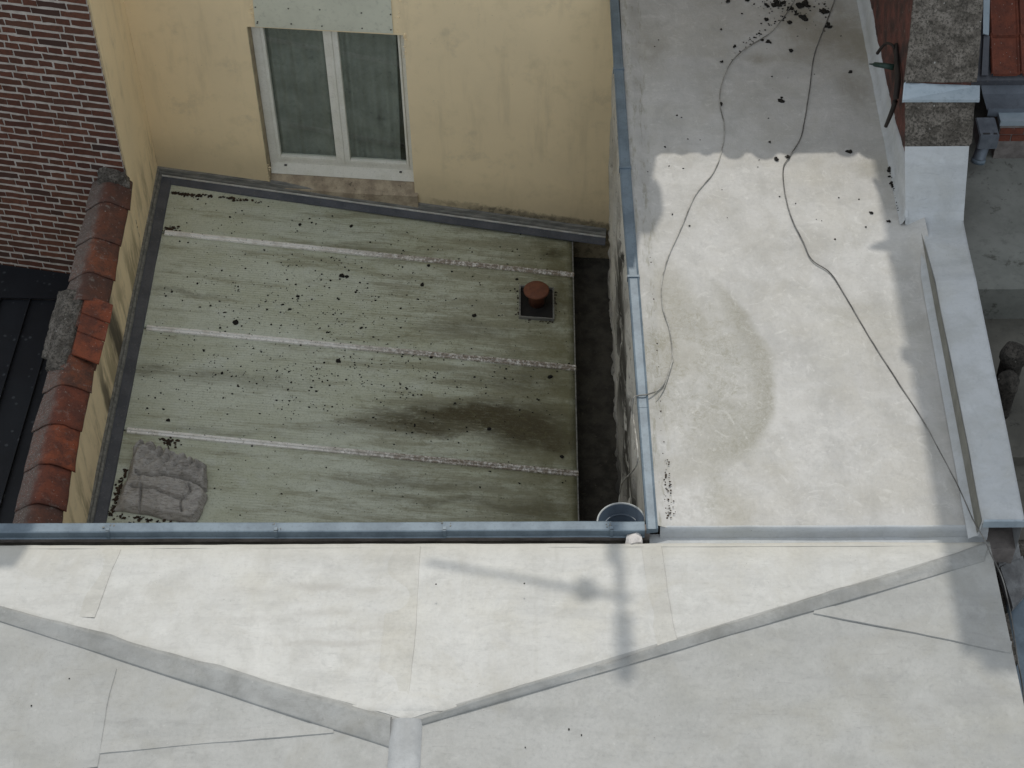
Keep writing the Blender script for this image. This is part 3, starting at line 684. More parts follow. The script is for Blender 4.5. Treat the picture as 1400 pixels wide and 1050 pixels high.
# ------------------------------------------------------------------ brick house at the left
tb = R_(-11); bdv = Vector((math.cos(tb), math.sin(tb), 0)); bn = Vector((bdv.y, -bdv.x, 0)); E0 = Vector((XL+.004, 5.50, 0))
def onB(u, v): return onp(u, v, E0, bn)
def bp(s, z, out=0.): q = E0+bdv*s+bn*out; return Vector((q.x, q.y, z))
BH = empty('brick_house', (-7, 7, -9)); tag(BH, 'old red brick house wall with pale mortar joints, upper left above the black roof', 'house')
bm = SL([bp(-4, -9), bp(-.006, -9), bp(-.006, 2.4), bp(-4, 2.4)], (-.02, .04, 0)); bw = obj('wall', bm, MORT, BH)
zt, zbm = onB(60, 0).z, onB(60, 372).z
pz = (onB(118, 29.5).z-onB(160, 220).z)/19.0
random.seed(3)
def onscreen_left(p):   # stop a little way beyond the part of the wall the photograph shows
    q = RM.T @ (np.array(p)-CAM); return 700+F*q[0]/q[2] < -25
def brick_mesh(L, H, seed):
    bm = bmesh.new(); n = 4 if L > .2 else 2; rr = random.Random(seed); D = .02; top, bot = [], []
    for i in range(n+1):
        x = -L/2+L*i/n; top.append((x+rr.uniform(-.004, .004), H/2+rr.uniform(-.007, .003))); bot.append((x+rr.uniform(-.004, .004), -H/2+rr.uniform(-.003, .007)))
    pts = bot+top[::-1]; f = [bm.verts.new((x, -.005+rr.uniform(-.003, .002), z)) for x, z in pts]; b = [bm.verts.new((x*1.01, D, z*1.04)) for x, z in pts]
    for i in range(n): bm.faces.new([f[i], f[i+1], f[2*n-i], f[2*n+1-i]])
    m = len(f)
    for i in range(m): bm.faces.new([f[i], b[i], b[(i+1) % m], f[(i+1) % m]])
    bmesh.ops.recalc_face_normals(bm, faces=bm.faces)
    me = bpy.data.meshes.new('brick'); bm.to_mesh(me); bm.free(); me.materials.append(BRICK); return me
Hb = pz*.70; SLEN, HLEN = .282, .141
ST = [brick_mesh(SLEN-.014, Hb, i) for i in range(8)]; HD = [brick_mesh(HLEN-.014, Hb, 20+i) for i in range(8)]; HF = [brick_mesh(.188, Hb, 40+i) for i in range(4)]
row = 0; z = zt+pz*1.5; inv = world_of(BH).inverted(); cnt = 0; extra = []
while z > zbm-pz*1.2:
    s = -.006; hdr = row % 2 == 0; first = True; vis_left = min(onB(0, 100).x, onB(0, 370).x)
    while True:
        if hdr: L = (.202 if first else (HLEN if random.random() < .86 else SLEN))
        else: L = SLEN if not first or row % 4 else SLEN
        me = random.choice(HF if abs(L-.202) < .001 else (ST if L > .2 else HD))
        c = bp(s-L/2, z+random.uniform(-.003, .003), 0.0)
        if onscreen_left(c): break
        o = link('brick', me, bw); 
        wm = Matrix.Translation(c) @ Matrix.Rotation(tb, 4, 'Z') @ Matrix.Rotation(random.gauss(0, .012), 4, 'Y') @ Matrix.Rotation(math.pi*random.choice((0, 1)), 4, 'Y')
        o.matrix_local = wm; cnt += 1
        s -= L+random.uniform(-.006, .006); first = False
    row += 1; z -= pz
bw_inv = True
# upper mass of the brick house (gable above the frame)
bm = SL([bp(-4, 2.4, -.3), bp(.42, 2.4, -.3), bp(.42, 7.42, -.3), bp(.34, 7.80, -.3), bp(-4, 8.8, -.3)], -bn*5); obj('upper_wall', bm, MORT, BH)

# ------------------------------------------------------------------ black seamed roof
BR = empty('black_metal_roof', (-6, 3, -9)); tag(BR, 'flat black standing seam metal roof below the brick wall', 'roof')
zk = onB(60, 371).z
bot = [onB(0, 364), onB(96, 378)]
def onK(u, v): return on(u, v, 'z', zk)
kd = (onK(20, 482)-onK(42, 410)); kd.normalize(); kp = Vector((-kd.y, kd.x, 0)); kp = kp if kp.x < 0 else -kp
k0 = onK(42, 410)
s1p = onK(82, 412); pitch = abs((s1p-k0).dot(kp)); 
tb_ = (bp(0, zk)-k0).dot(kd)
def kq(a, t, z): q = k0+kp*a+kd*t; return Vector((min(q.x, -5.10), q.y, z))
def yfront(a): return (.12-k0.y-kp.y*a)/kd.y
for i in range(-2, 8):
    a0_, a1_ = pitch*i, pitch*(i+1); 
    bm = SL([kq(a0_+.006, 0, zk-.02), kq(a1_-.006, 0, zk-.02), kq(a1_-.006, yfront(a1_), zk-.02), kq(a0_+.006, yfront(a0_), zk-.02)], (0, 0, .02)); obj('roof_panel', bm, BLACK, BR)
    bm = SL([kq(a0_-.007, -.02, zk-.01), kq(a0_+.007, -.02, zk-.01), kq(a0_+.007, yfront(a0_), zk-.01), kq(a0_-.007, yfront(a0_), zk-.01)], (0, 0, .045)); obj('standing_seam', bm, BLACK, BR)
# flashing between roof and brick wall
bm = bmesh.new(); A1, A2 = bp(-4, zbm+.02, .02), bp(.0, zbm+.02, .02); B1, B2 = k0+kp*3.5, k0-kp*.9; B2.y += (B2.x+5.11)*-.2; B2.x = -5.11; A2 = bp(-.36, zbm+.02, .02)
slab(bm, [A1, A2, Vector((A2.x, A2.y-.02, zk+.03)), Vector((A1.x, A1.y-.02, zk+.03))], (0, .02, .0))
slab(bm, [Vector((A1.x, A1.y, zk+.022)), Vector((A2.x, A2.y, zk+.022)), Vector((B2.x, B2.y, zk+.022)), Vector((B1.x, B1.y, zk+.022))], (0, 0, .012)); obj('flashing', bm, BLACK, BR)
bm = SL([(-9, .16, -9), (-5.2, .16, -9), (-5.2, 5.4, -9), (-9, 6, -9)], (0, 0, 9+zk-.03)); obj('wall', bm, STAINW, BR)

# ------------------------------------------------------------------ boundary wall with clay coping
DW = empty('boundary_wall', (-4.9, 3, -9)); tag(DW, 'yellow rendered dividing wall with a weathered clay tile coping on top', 'wall')
bm = subdiv_box((-5.08, .14, -3.6), (XL, 6.6, -1.70), 12); rough(bm, .012, 1.6, 5)
for v in bm.verts:
    if v.co.y > 5.56 and v.co.z > -1.9: v.co.z -= .01
obj('wall', bm, YELS, DW)
# coping tiles: measured joints along the crown
zcr = -1.53
joints = [238, 271, 320, 367, 404]; low = [487, 520, 573, 628, 682, 740]
def crown_y(v): return on(np.interp(v, [235, 715], [152, 42]), v, 'z', zcr).y
def ridge_tile(y0, y1, seed, mat, name='coping_tile', xs=0., dz=0., right_only=False):
    """y0 far end, y1 near end (raised lip)"""
    rr = random.Random(seed); bm = bmesh.new(); rows = []; N = 14; M = 8; tw = rr.uniform(-.02, .02)
    prof = [(-1, 0), (-.93, .10), (-.75, .30), (-.5, .60), (-.28, .86), (-.1, .985), (.05, 1), (.2, .93), (.42, .72), (.65, .48), (.85, .25), (1, .04)]
    if right_only: prof = prof[5:]
    for j in range(M+1):
        t = j/M; y = y0+(y1-.035-y0)*t; k = .93+.09*t; row = []
        for (a, h) in prof:
            wdt = .212*k; q = Vector((-4.918+xs+a*wdt+tw*(t-.5), y+.012*nz((a*3, t*3, seed), 1, seed)-(.018*(1-abs(a)) if j == M else 0), zcr-.135+dz+h*.135*k+.014*t))
            q += Vector((nz(q, 9, seed), nz(q, 9, seed+3), nz(q, 9, seed+7)))*.006; row.append(bm.verts.new(q))
        rows.append(row)
    th_ = .022
    lowr = [[bm.verts.new(v.co-Vector((0, 0, th_))) for v in r] for r in rows]
    n = len(prof)
    for j in range(M):
        for i in range(n-1): bm.faces.new([rows[j][i], rows[j][i+1], rows[j+1][i+1], rows[j+1][i]]); bm.faces.new([lowr[j][i], lowr[j+1][i], lowr[j+1][i+1], lowr[j][i+1]])
        bm.faces.new([rows[j][0], rows[j+1][0], lowr[j+1][0], lowr[j][0]]); bm.faces.new([rows[j][-1], lowr[j][-1], lowr[j+1][-1], rows[j+1][-1]])
    for i in range(n-1): bm.faces.new([rows[0][i], lowr[0][i], lowr[0][i+1], rows[0][i+1]]); bm.faces.new([rows[-1][i], rows[-1][i+1], lowr[-1][i+1], lowr[-1][i]])
    return obj(name, bm, mat, DW, True)
for i in range(len(joints)-1): ridge_tile(crown_y(joints[i])+.03, crown_y(joints[i+1]), i, TILE, xs=.0)
for i in range(len(low)-1): ridge_tile(crown_y(low[i])+.03, crown_y(low[i+1]), 20+i, TILEO if i in (1, 2, 3) else TILE)
ridge_tile(crown_y(404)+.03, crown_y(440), 31, TILE, dz=-.02)
ridge_tile(crown_y(440)+.03, crown_y(487), 32, TILE, dz=-.028)
# bright orange flat pieces on the right slope
fl = [(402, 428), (428, 453), (453, 484)]
for i, (v0, v1) in enumerate(fl):
    u = lambda v, o: np.interp(v, [400, 484], [o, o-20])
    pts = [on(u(v0, 118), v0, 'z', -1.545+.006*i), on(u(v0, 155), v0+15, 'z', -1.60+.006*i), on(u(v1, 155)+(2-i)*1, v1+14, 'z', -1.588+.006*i), on(u(v1, 118), v1, 'z', -1.533+.006*i)]
    bm = bmesh.new(); sheet(bm, pts, 6, 6, lambda q, a, b: .004*nz(q, 9, 4)+.012*b, thick=.018); o = obj('broken_tile', bm, TILEO, DW, False)
# mortar on the far end and along the left slope
def clod(name, pts, r0, r1, n, seed, mat, parent, kind=None):
    rr = random.Random(seed); bm = bmesh.new()
    for k in range(n):
        t = rr.random()*(len(pts)-1); i = int(t); p = Vector(pts[i]).lerp(Vector(pts[min(i+1, len(pts)-1)]), t-i)
        lump(bm, p+Vector((rr.gauss(0, .022), rr.gauss(0, .03), rr.gauss(0, .004))), rr.uniform(r0, r1), seed+k, .5)
    o = obj(name, bm, mat, parent, True)
    if kind: tag(o, kind=kind)
    return o
def ml(v, u0, z): return on(np.interp(v, [400, 715], [u0-6, u0-90]), v, 'z', z)
bm = bmesh.new(); sheet(bm, [ml(398, 92, -1.63), ml(398, 118, -1.52), ml(505, 121, -1.52), ml(505, 96, -1.64)], 18, 46, lambda q, a, b: .03*math.sin(math.pi*min(1, a*1.3))+.022*nz(q, 16, 3)+.012*nz(q, 40, 3), thick=.10)
obj('mortar_bedding', bm, CEM, DW, True)
bm = bmesh.new(); sheet(bm, [ml(398, 86, -1.70), ml(398, 94, -1.62), ml(488, 93, -1.62), ml(488, 85, -1.70)], 5, 50, lambda q, a, b: .014*nz(q, 13, 5)+.008*nz(q, 33, 3), thick=.04); obj('mortar_edge', bm, CEML, DW, True)
bm = bmesh.new(); sheet(bm, [(-5.135, .15, -1.86), (-5.10, .15, -1.70), (-5.10, 5.5, -1.70), (-5.135, 5.5, -1.86)], 5, 120, lambda q, a, b: .008*nz(q, 9, 5), thick=.03); obj('left_flashing', bm, ZINCD, DW, True)
bm = subdiv_box((-5.02, 5.42, -1.66), (-4.76, 5.56, -1.47), 4); rough(bm, .05, 9, 8); obj('end_mortar', bm, CEM, DW, True)

# ------------------------------------------------------------------ algae covered lean-to roof
C_ = empty('lean_to_roof', (-2.6, 4, -9)); tag(C_, 'algae stained low pitched sheet roof with four battens, filling the courtyard', 'roof')
Lc = onp(218, 240, a0, fn); Rr = on(782, 330, 'z', -3.1); Nl = on(125, 715, 'z', Lc.z)
cn = (Rr-Lc).cross(Nl-Lc).normalized(); cn = cn if cn.z > 0 else -cn
def onC(u, v, h=0.): return onp(u, v, Lc+cn*h, cn)
def cpt(x, y, h=0.): return Vector((x, y, Lc.z-(cn.x*(x-Lc.x)+cn.y*(y-Lc.y))/cn.z))+cn*h
seams = [[(222, 320), (781, 378)], [(197, 450), (786, 505)], [(168, 590), (791, 650)]]
XR_ = -.428
def seam_y(i, x):
    a, b = onC(*seams[i][0]), onC(*seams[i][1]); return a.y+(b.y-a.y)*(x-a.x)/(b.x-a.x)
def top_y(x): return Lc.y+(Rr.y-Lc.y)*(x-Lc.x)/(Rr.x-Lc.x)
lines = [top_y]+[lambda x, i=i: seam_y(i, x) for i in range(3)]+[lambda x: seam_y(2, x)-1.32, lambda x: .14]
# five panels (the last two are mostly hidden behind the capped wall)
for i in range(5):
    f0, f1 = lines[i], lines[i+1]; x0, x1 = XL+.02, XR_+random.uniform(-.004, .006); bm = bmesh.new()
    sheet(bm, [cpt(x0, f1(x0)+.012, .02), cpt(x1, f1(x1)+.012, .02), cpt(x1, f0(x1)-.012, .02), cpt(x0, f0(x0)-.012, .02)], 60, 22, lambda q, a, b: .006*nz(q, 1.3, 4), thick=.022)
    obj('roof_sheet', bm, GREEN, C_, True)
for i in range(4):
    f0 = lines[i+1]; x0 = XL+.17; x1 = XR_+.012; bm = bmesh.new(); rows = []
    for j in range(61):
        x = x0+(x1-x0)*j/60; y = f0(x)+.002*nz((x, 0, 0), 3, i); r = [cpt(x, y+dy, h) for dy, h in ((.034, .016), (.030, .034), (.012, .038), (.006, .050), (-.006, .050), (-.012, .038), (-.030, .034), (-.034, .016))]
        rows.append([bm.verts.new(q) for q in r])
    for j in range(60):
        for k in range(7): bm.faces.new([rows[j][k], rows[j+1][k], rows[j+1][k+1], rows[j][k+1]])
    bm.faces.new(rows[0]); bm.faces.new(rows[-1][::-1]); bt = obj('batten', bm, BATT, C_)
    bm = bmesh.new(); x = x0+.1
    while x < x1-.1:
        p = cpt(x, f0(x)+.012, .042); lump(bm, p, .008, int(x*50), .6); x += random.uniform(.28, .33)
    tag(obj('screws', bm, DEB, bt), kind='stuff')
# left flashing: dark band and two thin grey trims; back flashing likewise
def longbar(name, mat, P, Q, prof, nu=40, seed=1, wob=.003):
    """profile points are (toward interior, up) pairs; P,Q end points at the wall"""
    bm = bmesh.new(); P, Q = Vector(P), Vector(Q); t = (Q-P).normalized(); side = Vector((0, 0, 1)).cross(t).normalized(); rows = []
    for j in range(nu+1):
        p = P.lerp(Q, j/nu); wv = nz(p, 2.5, seed)*wob; rows.append([bm.verts.new(p+side*(a+wv)+Vector((0, 0, b+wv*.5))) for a, b in prof])
    for j in range(nu):
        for k in range(len(prof)-1): bm.faces.new([rows[j][k], rows[j+1][k], rows[j+1][k+1], rows[j][k+1]])
    return obj(name, bm, mat, C_)
PL_, PN_ = Lc, Vector((XL, .14, Lc.z))
# interior is +x for the left wall: direction from near to far keeps side pointing to -x, so go far to near
longbar('side_flashing', ZINCD, PL_, PN_, [(-.02, .07), (.045, .055), (.05, .045), (.135, .030), (.142, .022), (.145, .0)], 60, 3)
longbar('side_trim', TRIM, PL_, PN_, [(-.02, .125), (.018, .12), (.022, .085), (.040, .08), (.046, .058)], 60, 5)
BL, BRt = Lc+Vector((0, 0, 0)), Vector((a0.x-.02, a0.y, a0.z))
longbar('back_flashing', ZINCD, BRt, BL, [(-.02, .07), (.06, .055), (.065, .05), (.135, .030), (.14, .018)], 60, 7)
longbar('back_trim', TRIM, BRt, BL, [(-.02, .14), (.02, .125), (.024, .09), (.045, .085), (.05, .062)], 60, 8)
longbar('back_drip', ALU, BRt, BL, [(.050, .064), (.056, .072), (.064, .068), (.066, .056)], 60, 9)
# right hand edge trim
bm = bmesh.new(); q0, q1 = cpt(XR_, .14), cpt(XR_, top_y(XR_)-.02)
slab(bm, [q0+Vector((.002, 0, -.07)), q0+Vector((.014, 0, -.07)), q0+Vector((.014, 0, .03)), q0+Vector((.002, 0, .03))], q1-q0); obj('edge_trim', bm, TRIM, C_)
bm = B((XL-.0, .15, -9), (XR_-.03, 6.1, -3.45)); obj('wall', bm, STAINW, C_)
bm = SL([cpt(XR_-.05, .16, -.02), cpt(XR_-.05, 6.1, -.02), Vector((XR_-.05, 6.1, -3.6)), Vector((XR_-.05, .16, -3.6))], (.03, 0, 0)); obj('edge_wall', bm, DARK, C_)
# square opening with a metal frame
hz = [onC(711, 393, .03), onC(755, 396, .03), onC(755, 438, .03), onC(711, 433, .03)]
hx0, hx1 = (hz[0].x+hz[3].x)/2, (hz[1].x+hz[2].x)/2; hy1, hy0 = (hz[0].y+hz[1].y)/2, (hz[2].y+hz[3].y)/2
fr = bmesh.new(); wfr = .014
for (xa, xb, ya, yb_) in ((hx0-wfr, hx1+wfr, hy0-wfr, hy0), (hx0-wfr, hx1+wfr, hy1, hy1+wfr), (hx0-wfr, hx0, hy0, hy1), (hx1, hx1+wfr, hy0, hy1)):
    slab(fr, [cpt(xa, ya, .02), cpt(xb, ya, .02), cpt(xb, yb_, .02), cpt(xa, yb_, .02)], cn*.035)
obj('opening_frame', fr, TRIM, C_)
bm = bmesh.new()
for k in range(60):
    sd = k % 4; t_ = random.random(); x = hx0+(hx1-hx0)*t_ if sd < 2 else (hx0-.03 if sd == 2 else hx1+.03); y = (hy0-.03 if sd == 0 else hy1+.03) if sd < 2 else hy0+(hy1-hy0)*t_
    lump(bm, cpt(x+random.gauss(0, .008), y+random.gauss(0, .008), .024), random.uniform(.004, .011), k, .5)
tag(obj('frame_dirt', bm, DEBR, C_), kind='stuff')
obj('opening_shade', SL([cpt(hx0, hy0, .022), cpt(hx1, hy0, .022), cpt(hx1, hy1, .022), cpt(hx0, hy1, .022)], cn*.006), m_plain('dark opening', (.02, .018, .016), (.012, .011, .01), 6, .9), C_)  # flat dark plate, its colour stands in for the shade inside the opening
# clay vent pipe in the opening
vp = empty('vent_pipe', cpt((hx0+hx1)/2, (hy0+hy1)/2, .03)); tag(vp, 'brown clay vent pipe standing in a square opening of the green roof', 'vent')
pc = Vector(vp.location); pc.y += .01
bm = bmesh.new(); lathe(bm, pc, [(.080, 0), (.080, .12), (.090, .13), (.090, .15)], 32); obj('pipe', bm, PIPE, vp, True)
bm = bmesh.new(); lathe(bm, pc+Vector((0, 0, .165)), [(.108, 0), (.128, .004), (.130, .018), (.120, .030), (.06, .036), (.001, .038)], 40); obj('cap', bm, PIPE, vp, True)
bm = bmesh.new()
for k in range(3):
    an = .5+k*2.1; box(bm, (pc.x+.08*math.cos(an)-.006, pc.y+.08*math.sin(an)-.006, pc.z+.14), (pc.x+.08*math.cos(an)+.006, pc.y+.08*math.sin(an)+.006, pc.z+.17))
obj('cap_support', bm, IRON, vp)

# shaft floor beside the lean-to
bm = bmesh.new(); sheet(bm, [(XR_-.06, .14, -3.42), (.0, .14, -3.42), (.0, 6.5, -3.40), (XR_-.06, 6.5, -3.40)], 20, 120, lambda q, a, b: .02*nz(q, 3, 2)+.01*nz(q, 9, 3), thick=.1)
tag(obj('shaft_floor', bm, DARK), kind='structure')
o = tag(obj('drain_plank', rough(subdiv_box((XR_-.02, 2.55, -3.40), (-.03, 2.63, -3.33), 3), .01, 8, 2), DARK), 'dark wet plank across the narrow shaft near the blue basin', 'plank')

# ------------------------------------------------------------------ basin
tz = -.16; tc = on(850, 714, 'z', tz)
tub = empty('basin', (tc.x, tc.y, tz-.16)); tag(tub, 'round dark blue basin with pale rim in the courtyard corner under the capping', 'basin')
c0 = Vector((tc.x, tc.y, tz))
bm = bmesh.new(); prof = [(.001, -.13), (.085, -.13), (.10, -.12), (.12, -.075), (.13, -.068), (.165, -.006), (.172, 0), (.178, -.004), (.176, -.02), (.166, -.02), (.11, -.138), (.001, -.14)]; lathe(bm, c0, prof, 56); obj('bowl', bm, TUBM, tub, True)
bm = bmesh.new(); lathe(bm, c0, [(.168, -.002), (.172, .006), (.178, .006), (.182, -.004), (.178, -.012)], 64); 
bm.faces.ensure_lookup_table(); bmesh.ops.delete(bm, geom=[f for f in bm.faces if len(f.verts) > 4], context='FACES_ONLY'); obj('rim', bm, RIM, tub, True)
bm = bmesh.new(); lathe(bm, c0, [(.118, -.074), (.122, -.066), (.128, -.064), (.132, -.068)], 48); bmesh.ops.delete(bm, geom=[f for f in bm.faces if len(f.verts) > 4], context='FACES_ONLY'); obj('inner_ring', bm, TUBM, tub, True)
bm = bmesh.new(); box(bm, (c0.x-.02, yb-.01, tz-.21), (c0.x+.02, c0.y+.1, tz-.172)); box(bm, (c0.x-.02, yb-.01, tz-.45), (c0.x+.02, yb+.03, tz-.21)); obj('bracket', bm, IRON, tub)

# ------------------------------------------------------------------ folded sheet lying on the lean-to
def rag():
    q = [onC(188, 616, .03), onC(283, 644, .03), onC(266, 716, .03), onC(156, 698, .03)]
    bm = bmesh.new(); nu, nv = 90, 76
    def f(p, a, b):  # b: 0 far edge .. 1 near edge
        e = min(a, 1-a, b, 1-b); h = .085*min(1, e*14+.2)
        g = max(0, 1-b/.34)
        h += g*(.11*abs(math.sin((a*1.15+b*.9+.1*nz((a, b, 0), 5, 2))*19))*(1.1-a*.4)+.05*abs(math.sin((a*.5-b*2.2)*11+1)))
        h += .020*(1 if (b > .38+.08*a+.04*math.sin(a*9) and b < .60+.10*a and .18 < a < .74) else 0)
        h -= .075*math.exp(-((b-.37-.05*math.sin(a*7))/.026)**2)*(1 if a > .08 else 0)
        h -= .065*math.exp(-((b-.62-.07*a-.015*math.sin(a*12))/.014)**2)*(1 if .1 < a < .8 else 0)
        h -= .06*math.exp(-((a-.22-.22*(b-.6))/.012)**2)*(1 if b > .6 else 0)
        h -= .05*math.exp(-((a-.77-.03*math.sin(b*15))/.010)**2)*(1 if .4 < b < .9 else 0)
        h += .024*nz((a, b, 0), 11, 4)+.009*nz((a, b, 0), 60, 5)+.014*abs(nz((a*2, b*9, 0), 5, 8))
        return h
    p = q; n = cn; G = []
    for j in range(nv+1):
        row = []
        for i in range(nu+1):
            a, b = i/nu, j/nv; pt = p[0]*(1-a)*(1-b)+p[1]*a*(1-b)+p[2]*a*b+p[3]*(1-a)*b
            ew = .028
            pt += (p[1]-p[0]).normalized()*(nz((0, b, 0), 5, 7)*ew*(1 if a in (0, 1) else abs(a-.5)*1.6)+(.055*math.sin(b*3.0)*a))+(p[3]-p[0]).normalized()*nz((a, 0, 0), 6, 9)*ew*abs(b-.5)*2
            row.append(bm.verts.new(pt+n*(f(pt, a, b)-.005)))
        G.append(row)
    for j in range(nv):
        for i in range(nu): bm.faces.new([G[j][i], G[j+1][i], G[j+1][i+1], G[j][i+1]])
    edge = G[0]+[r[-1] for r in G[1:]]+G[-1][-2::-1]+[r[0] for r in G[-2:0:-1]]
    low_ = [bm.verts.new(v.co-n*(n.dot(v.co-q[0])+.008)) for v in edge]; m = len(edge)
    for i in range(m): bm.faces.new([edge[i], low_[i], low_[(i+1) % m], edge[(i+1) % m]])
    return bm
tag(obj('folded_sheet', rag(), RAG, None, True), 'crumpled folded grey tarpaulin lying in the lower left corner of the green roof', 'tarpaulin')

# ------------------------------------------------------------------ debris
random.seed(11)
bm = bmesh.new(); n = 0
def dens(u, v):
    d = math.exp(-((u-430)/150)**2-((v-(400+(u-430)*.12))/70)**2)*1.0+math.exp(-((u-470)/190)**2-((v-(520+(u-430)*.1))/50)**2)*.95+.12
    d += .35*math.exp(-((u-300)/120)**2-((v-500)/40)**2)+.3*math.exp(-((u-650)/120)**2-((v-360)/30)**2)
    return d*(.5+1.2*max(0, mnoise.noise(Vector((u*.025, v*.04, 2)))+.25))
while n < 1500:
    u, v = random.uniform(185, 780), random.uniform(262, 708)
    if random.random() > dens(u, v): continue
    p = onC(u, v, .023)
    if p.y > top_y(p.x)-.15 or p.x < XL+.2: continue
    r = min(.012, .0035+random.expovariate(1/.0028))
    if random.random() < .006: r = random.uniform(.016, .026)
    lump(bm, p, r, n, .5); n += 1
for (u, v, r) in ((322, 441, .03), (467, 377, .026), (474, 378, .02), (462, 493, .03), (586, 363, .02), (752, 515, .028), (714, 399, .02), (622, 551, .014), (712, 320, .014)):
    lump(bm, onC(u, v, .025), r, int(u), .5)
tag(obj('roof_debris', bm, DEB), 'scattered black moss crumbs and droppings on the green roof sheets', 'debris', kind='stuff')
bm = bmesh.new()
for k in range(330):
    m_ = random.choice((0, 0, 1, 2, 3, 4, 4, 5, 5))
    if m_ == 0: u = random.uniform(236, 275); v = 262+(u-236)*.12+abs(random.gauss(0, 3))
    elif m_ == 1: u = random.uniform(275, 360); v = 265+(u-275)*.12+abs(random.gauss(0, 1.5))
    elif m_ == 2: u, v = random.gauss(231, 6), random.gauss(606, 4)
    elif m_ == 3: u, v = random.gauss(232, 7), random.gauss(314, 2)
    elif m_ == 5: v = random.uniform(640, 705); u = 182-(v-620)*.34-abs(random.gauss(0, 3))
    else: u = random.uniform(150, 262); v = 700+(u-156)*.16+abs(random.gauss(0, 4)); 
    lump(bm, onC(u, v, .026), random.uniform(.006, .018), k, .5)
tag(obj('leaf_litter', bm, DEBR), 'brown leaf litter gathered at the edges of the green roof and tarpaulin', 'litter', kind='stuff')
# moss clumps on the flat roof: each countable clump is a thing
clumps = [(1063, 5, 26), (1079, 12, 18), (1096, 7, 30), (1088, 19, 12), (1047, 7, 16), (1070, 3, 14), (1099, 23, 24), (1128, 17, 26), (1132, 36, 22), (1048, 26, 15), (996, 1, 14), (1022, 1, 10), (1081, 31, 14), (1081, 70, 14), (1200, 45, 16), (1066, 137, 18), (1062, 217, 14), (1164, 99, 12), (1196, 99, 10), (855, 24, 10), (867, 80, 7), (855, 120, 9), (856, 127, 9), (870, 151, 11), (866, 171, 12), (871, 169, 10), (1161, 207, 14), (1217, 232, 16), (1220, 256, 9), (1192, 291, 9), (1217, 303, 8), (986, 40, 7), (987, 84, 7), (1005, 63, 9), (1051, 57, 12), (1042, 54, 9), (870, 230, 6), (1052, 194, 6), (1077, 214, 9)]
ORD = 'first second third fourth fifth sixth seventh eighth ninth tenth eleventh twelfth thirteenth fourteenth fifteenth sixteenth seventeenth eighteenth'.split()
where = lambda u, v: ('beside the top cables' if v < 60 and u > 985 and u < 1150 else 'near the blue capping' if u < 900 else 'by the foot of the gable' if u > 1155 else 'between the two cables')
for i, (u, v, s) in enumerate(clumps):
    s = s*.62; bm = bmesh.new(); p = on(u, v, 'z', .006); rr = random.Random(i)
    for k in range(5): lump(bm, p+Vector((rr.gauss(0, s*.0012), rr.gauss(0, s*.0014), 0)), s*.0021*rr.uniform(.6, 1.1), i*9+k, .5)
    g = where(u, v); k_ = sum(1 for (u2, v2, _s) in clumps if where(u2, v2) == g and (v2, u2) < (v, u)); tag(obj('moss_clump', bm, DEB), ORD[k_]+' from the top of the black moss clumps '+g, 'moss', 'black moss clumps '+g)
bm = bmesh.new()
for k in range(150):
    if random.random() < .5: u, v = random.gauss(1080, 26), abs(random.gauss(8, 14))
    elif random.random() < .5: t = random.random(); u, v = 1075-75*t+random.gauss(0, 3), 20+55*t+random.gauss(0, 3)
    else: u, v = random.uniform(870, 1200), random.uniform(0, 330)
    lump(bm, on(u, v, 'z', .004), random.uniform(.004, .010), k, .5)
for k in range(50):
    v = random.uniform(235, 300); u = 1216+(v-235)*.27+random.gauss(0, 1.5); lump(bm, on(u, v, 'z', .01), random.uniform(.004, .012), k, .5)
tag(obj('fine_moss_crumbs', bm, DEB), 'fine black moss crumbs scattered over the upper part of the flat roof', 'debris', kind='stuff')
bm = bmesh.new()
for (u, v) in ((43, 965), (95, 928), (778, 997), (795, 1005), (717, 782+16), (778, 998), (596, 799), (718, 1022)):
    lump(bm, (onL if u < 540 else onR)(u, v)+Vector((0, 0, .004)), .006, u, .5)
tag(obj('roof_grit', bm, DEB), 'few tiny black crumbs on the near grey roof facets', 'debris', kind='stuff')

# ------------------------------------------------------------------ cables
def cable(name, px, zf, r, mat, label, extra=()):
    P = [on(u, v, 'z', zf) for u, v in px]; P = smoothpts(P, 8)
    for i, p in enumerate(P): P[i] = p+Vector((.002*nz(p, 14, 3), .002*nz(p, 14, 9), abs(.006*nz(p, 2.5, 4))))
    bm = bmesh.new(); tube(bm, P+[Vector(e) for e in extra], r, 8); return tag(obj(name, bm, mat, None, True), label, 'cable')
ca = [(1092, -14), (1080, 10), (1070, 25), (1050, 47), (1020, 66), (1000, 85), (988, 110), (984, 140), (990, 170), (988, 200), (976, 235), (950, 268), (932, 310), (914, 350), (905, 385), (906, 420), (915, 450), (919, 490), (910, 525), (900, 545), (891, 556)]
cable('roof_cable', ca, .010, .0046, CABLE, 'thin grey cable curling down the flat roof, left of the other', ())
capx = on(875, 541, 'z', zc+.012)
wpts = [on(920, 492, 'z', .012), on(910, 520, 'z', .012), on(900, 533, 'z', .02), on(886, 539, 'z', zc+.012), on(872, 541, 'z', zc+.012), on(866, 545, 'z', zc-.0), Vector((-.075, on(865, 552, 'x', -.075).y, -.12))]
wpts += [on(866, 572, 'x', -.07), on(872, 620, 'x', -.07), on(868, 640, 'x', -.075), on(851, 660, 'x', -.09), on(847, 680, 'x', -.10), on(846, 700, 'x', -.12)]
bm = bmesh.new(); tube(bm, smoothpts(wpts, 6), .0055, 8); tag(obj('wall_cable', bm, CABLE, None, True), 'pale cable looped over the blue capping and hanging down towards the basin', 'cable')
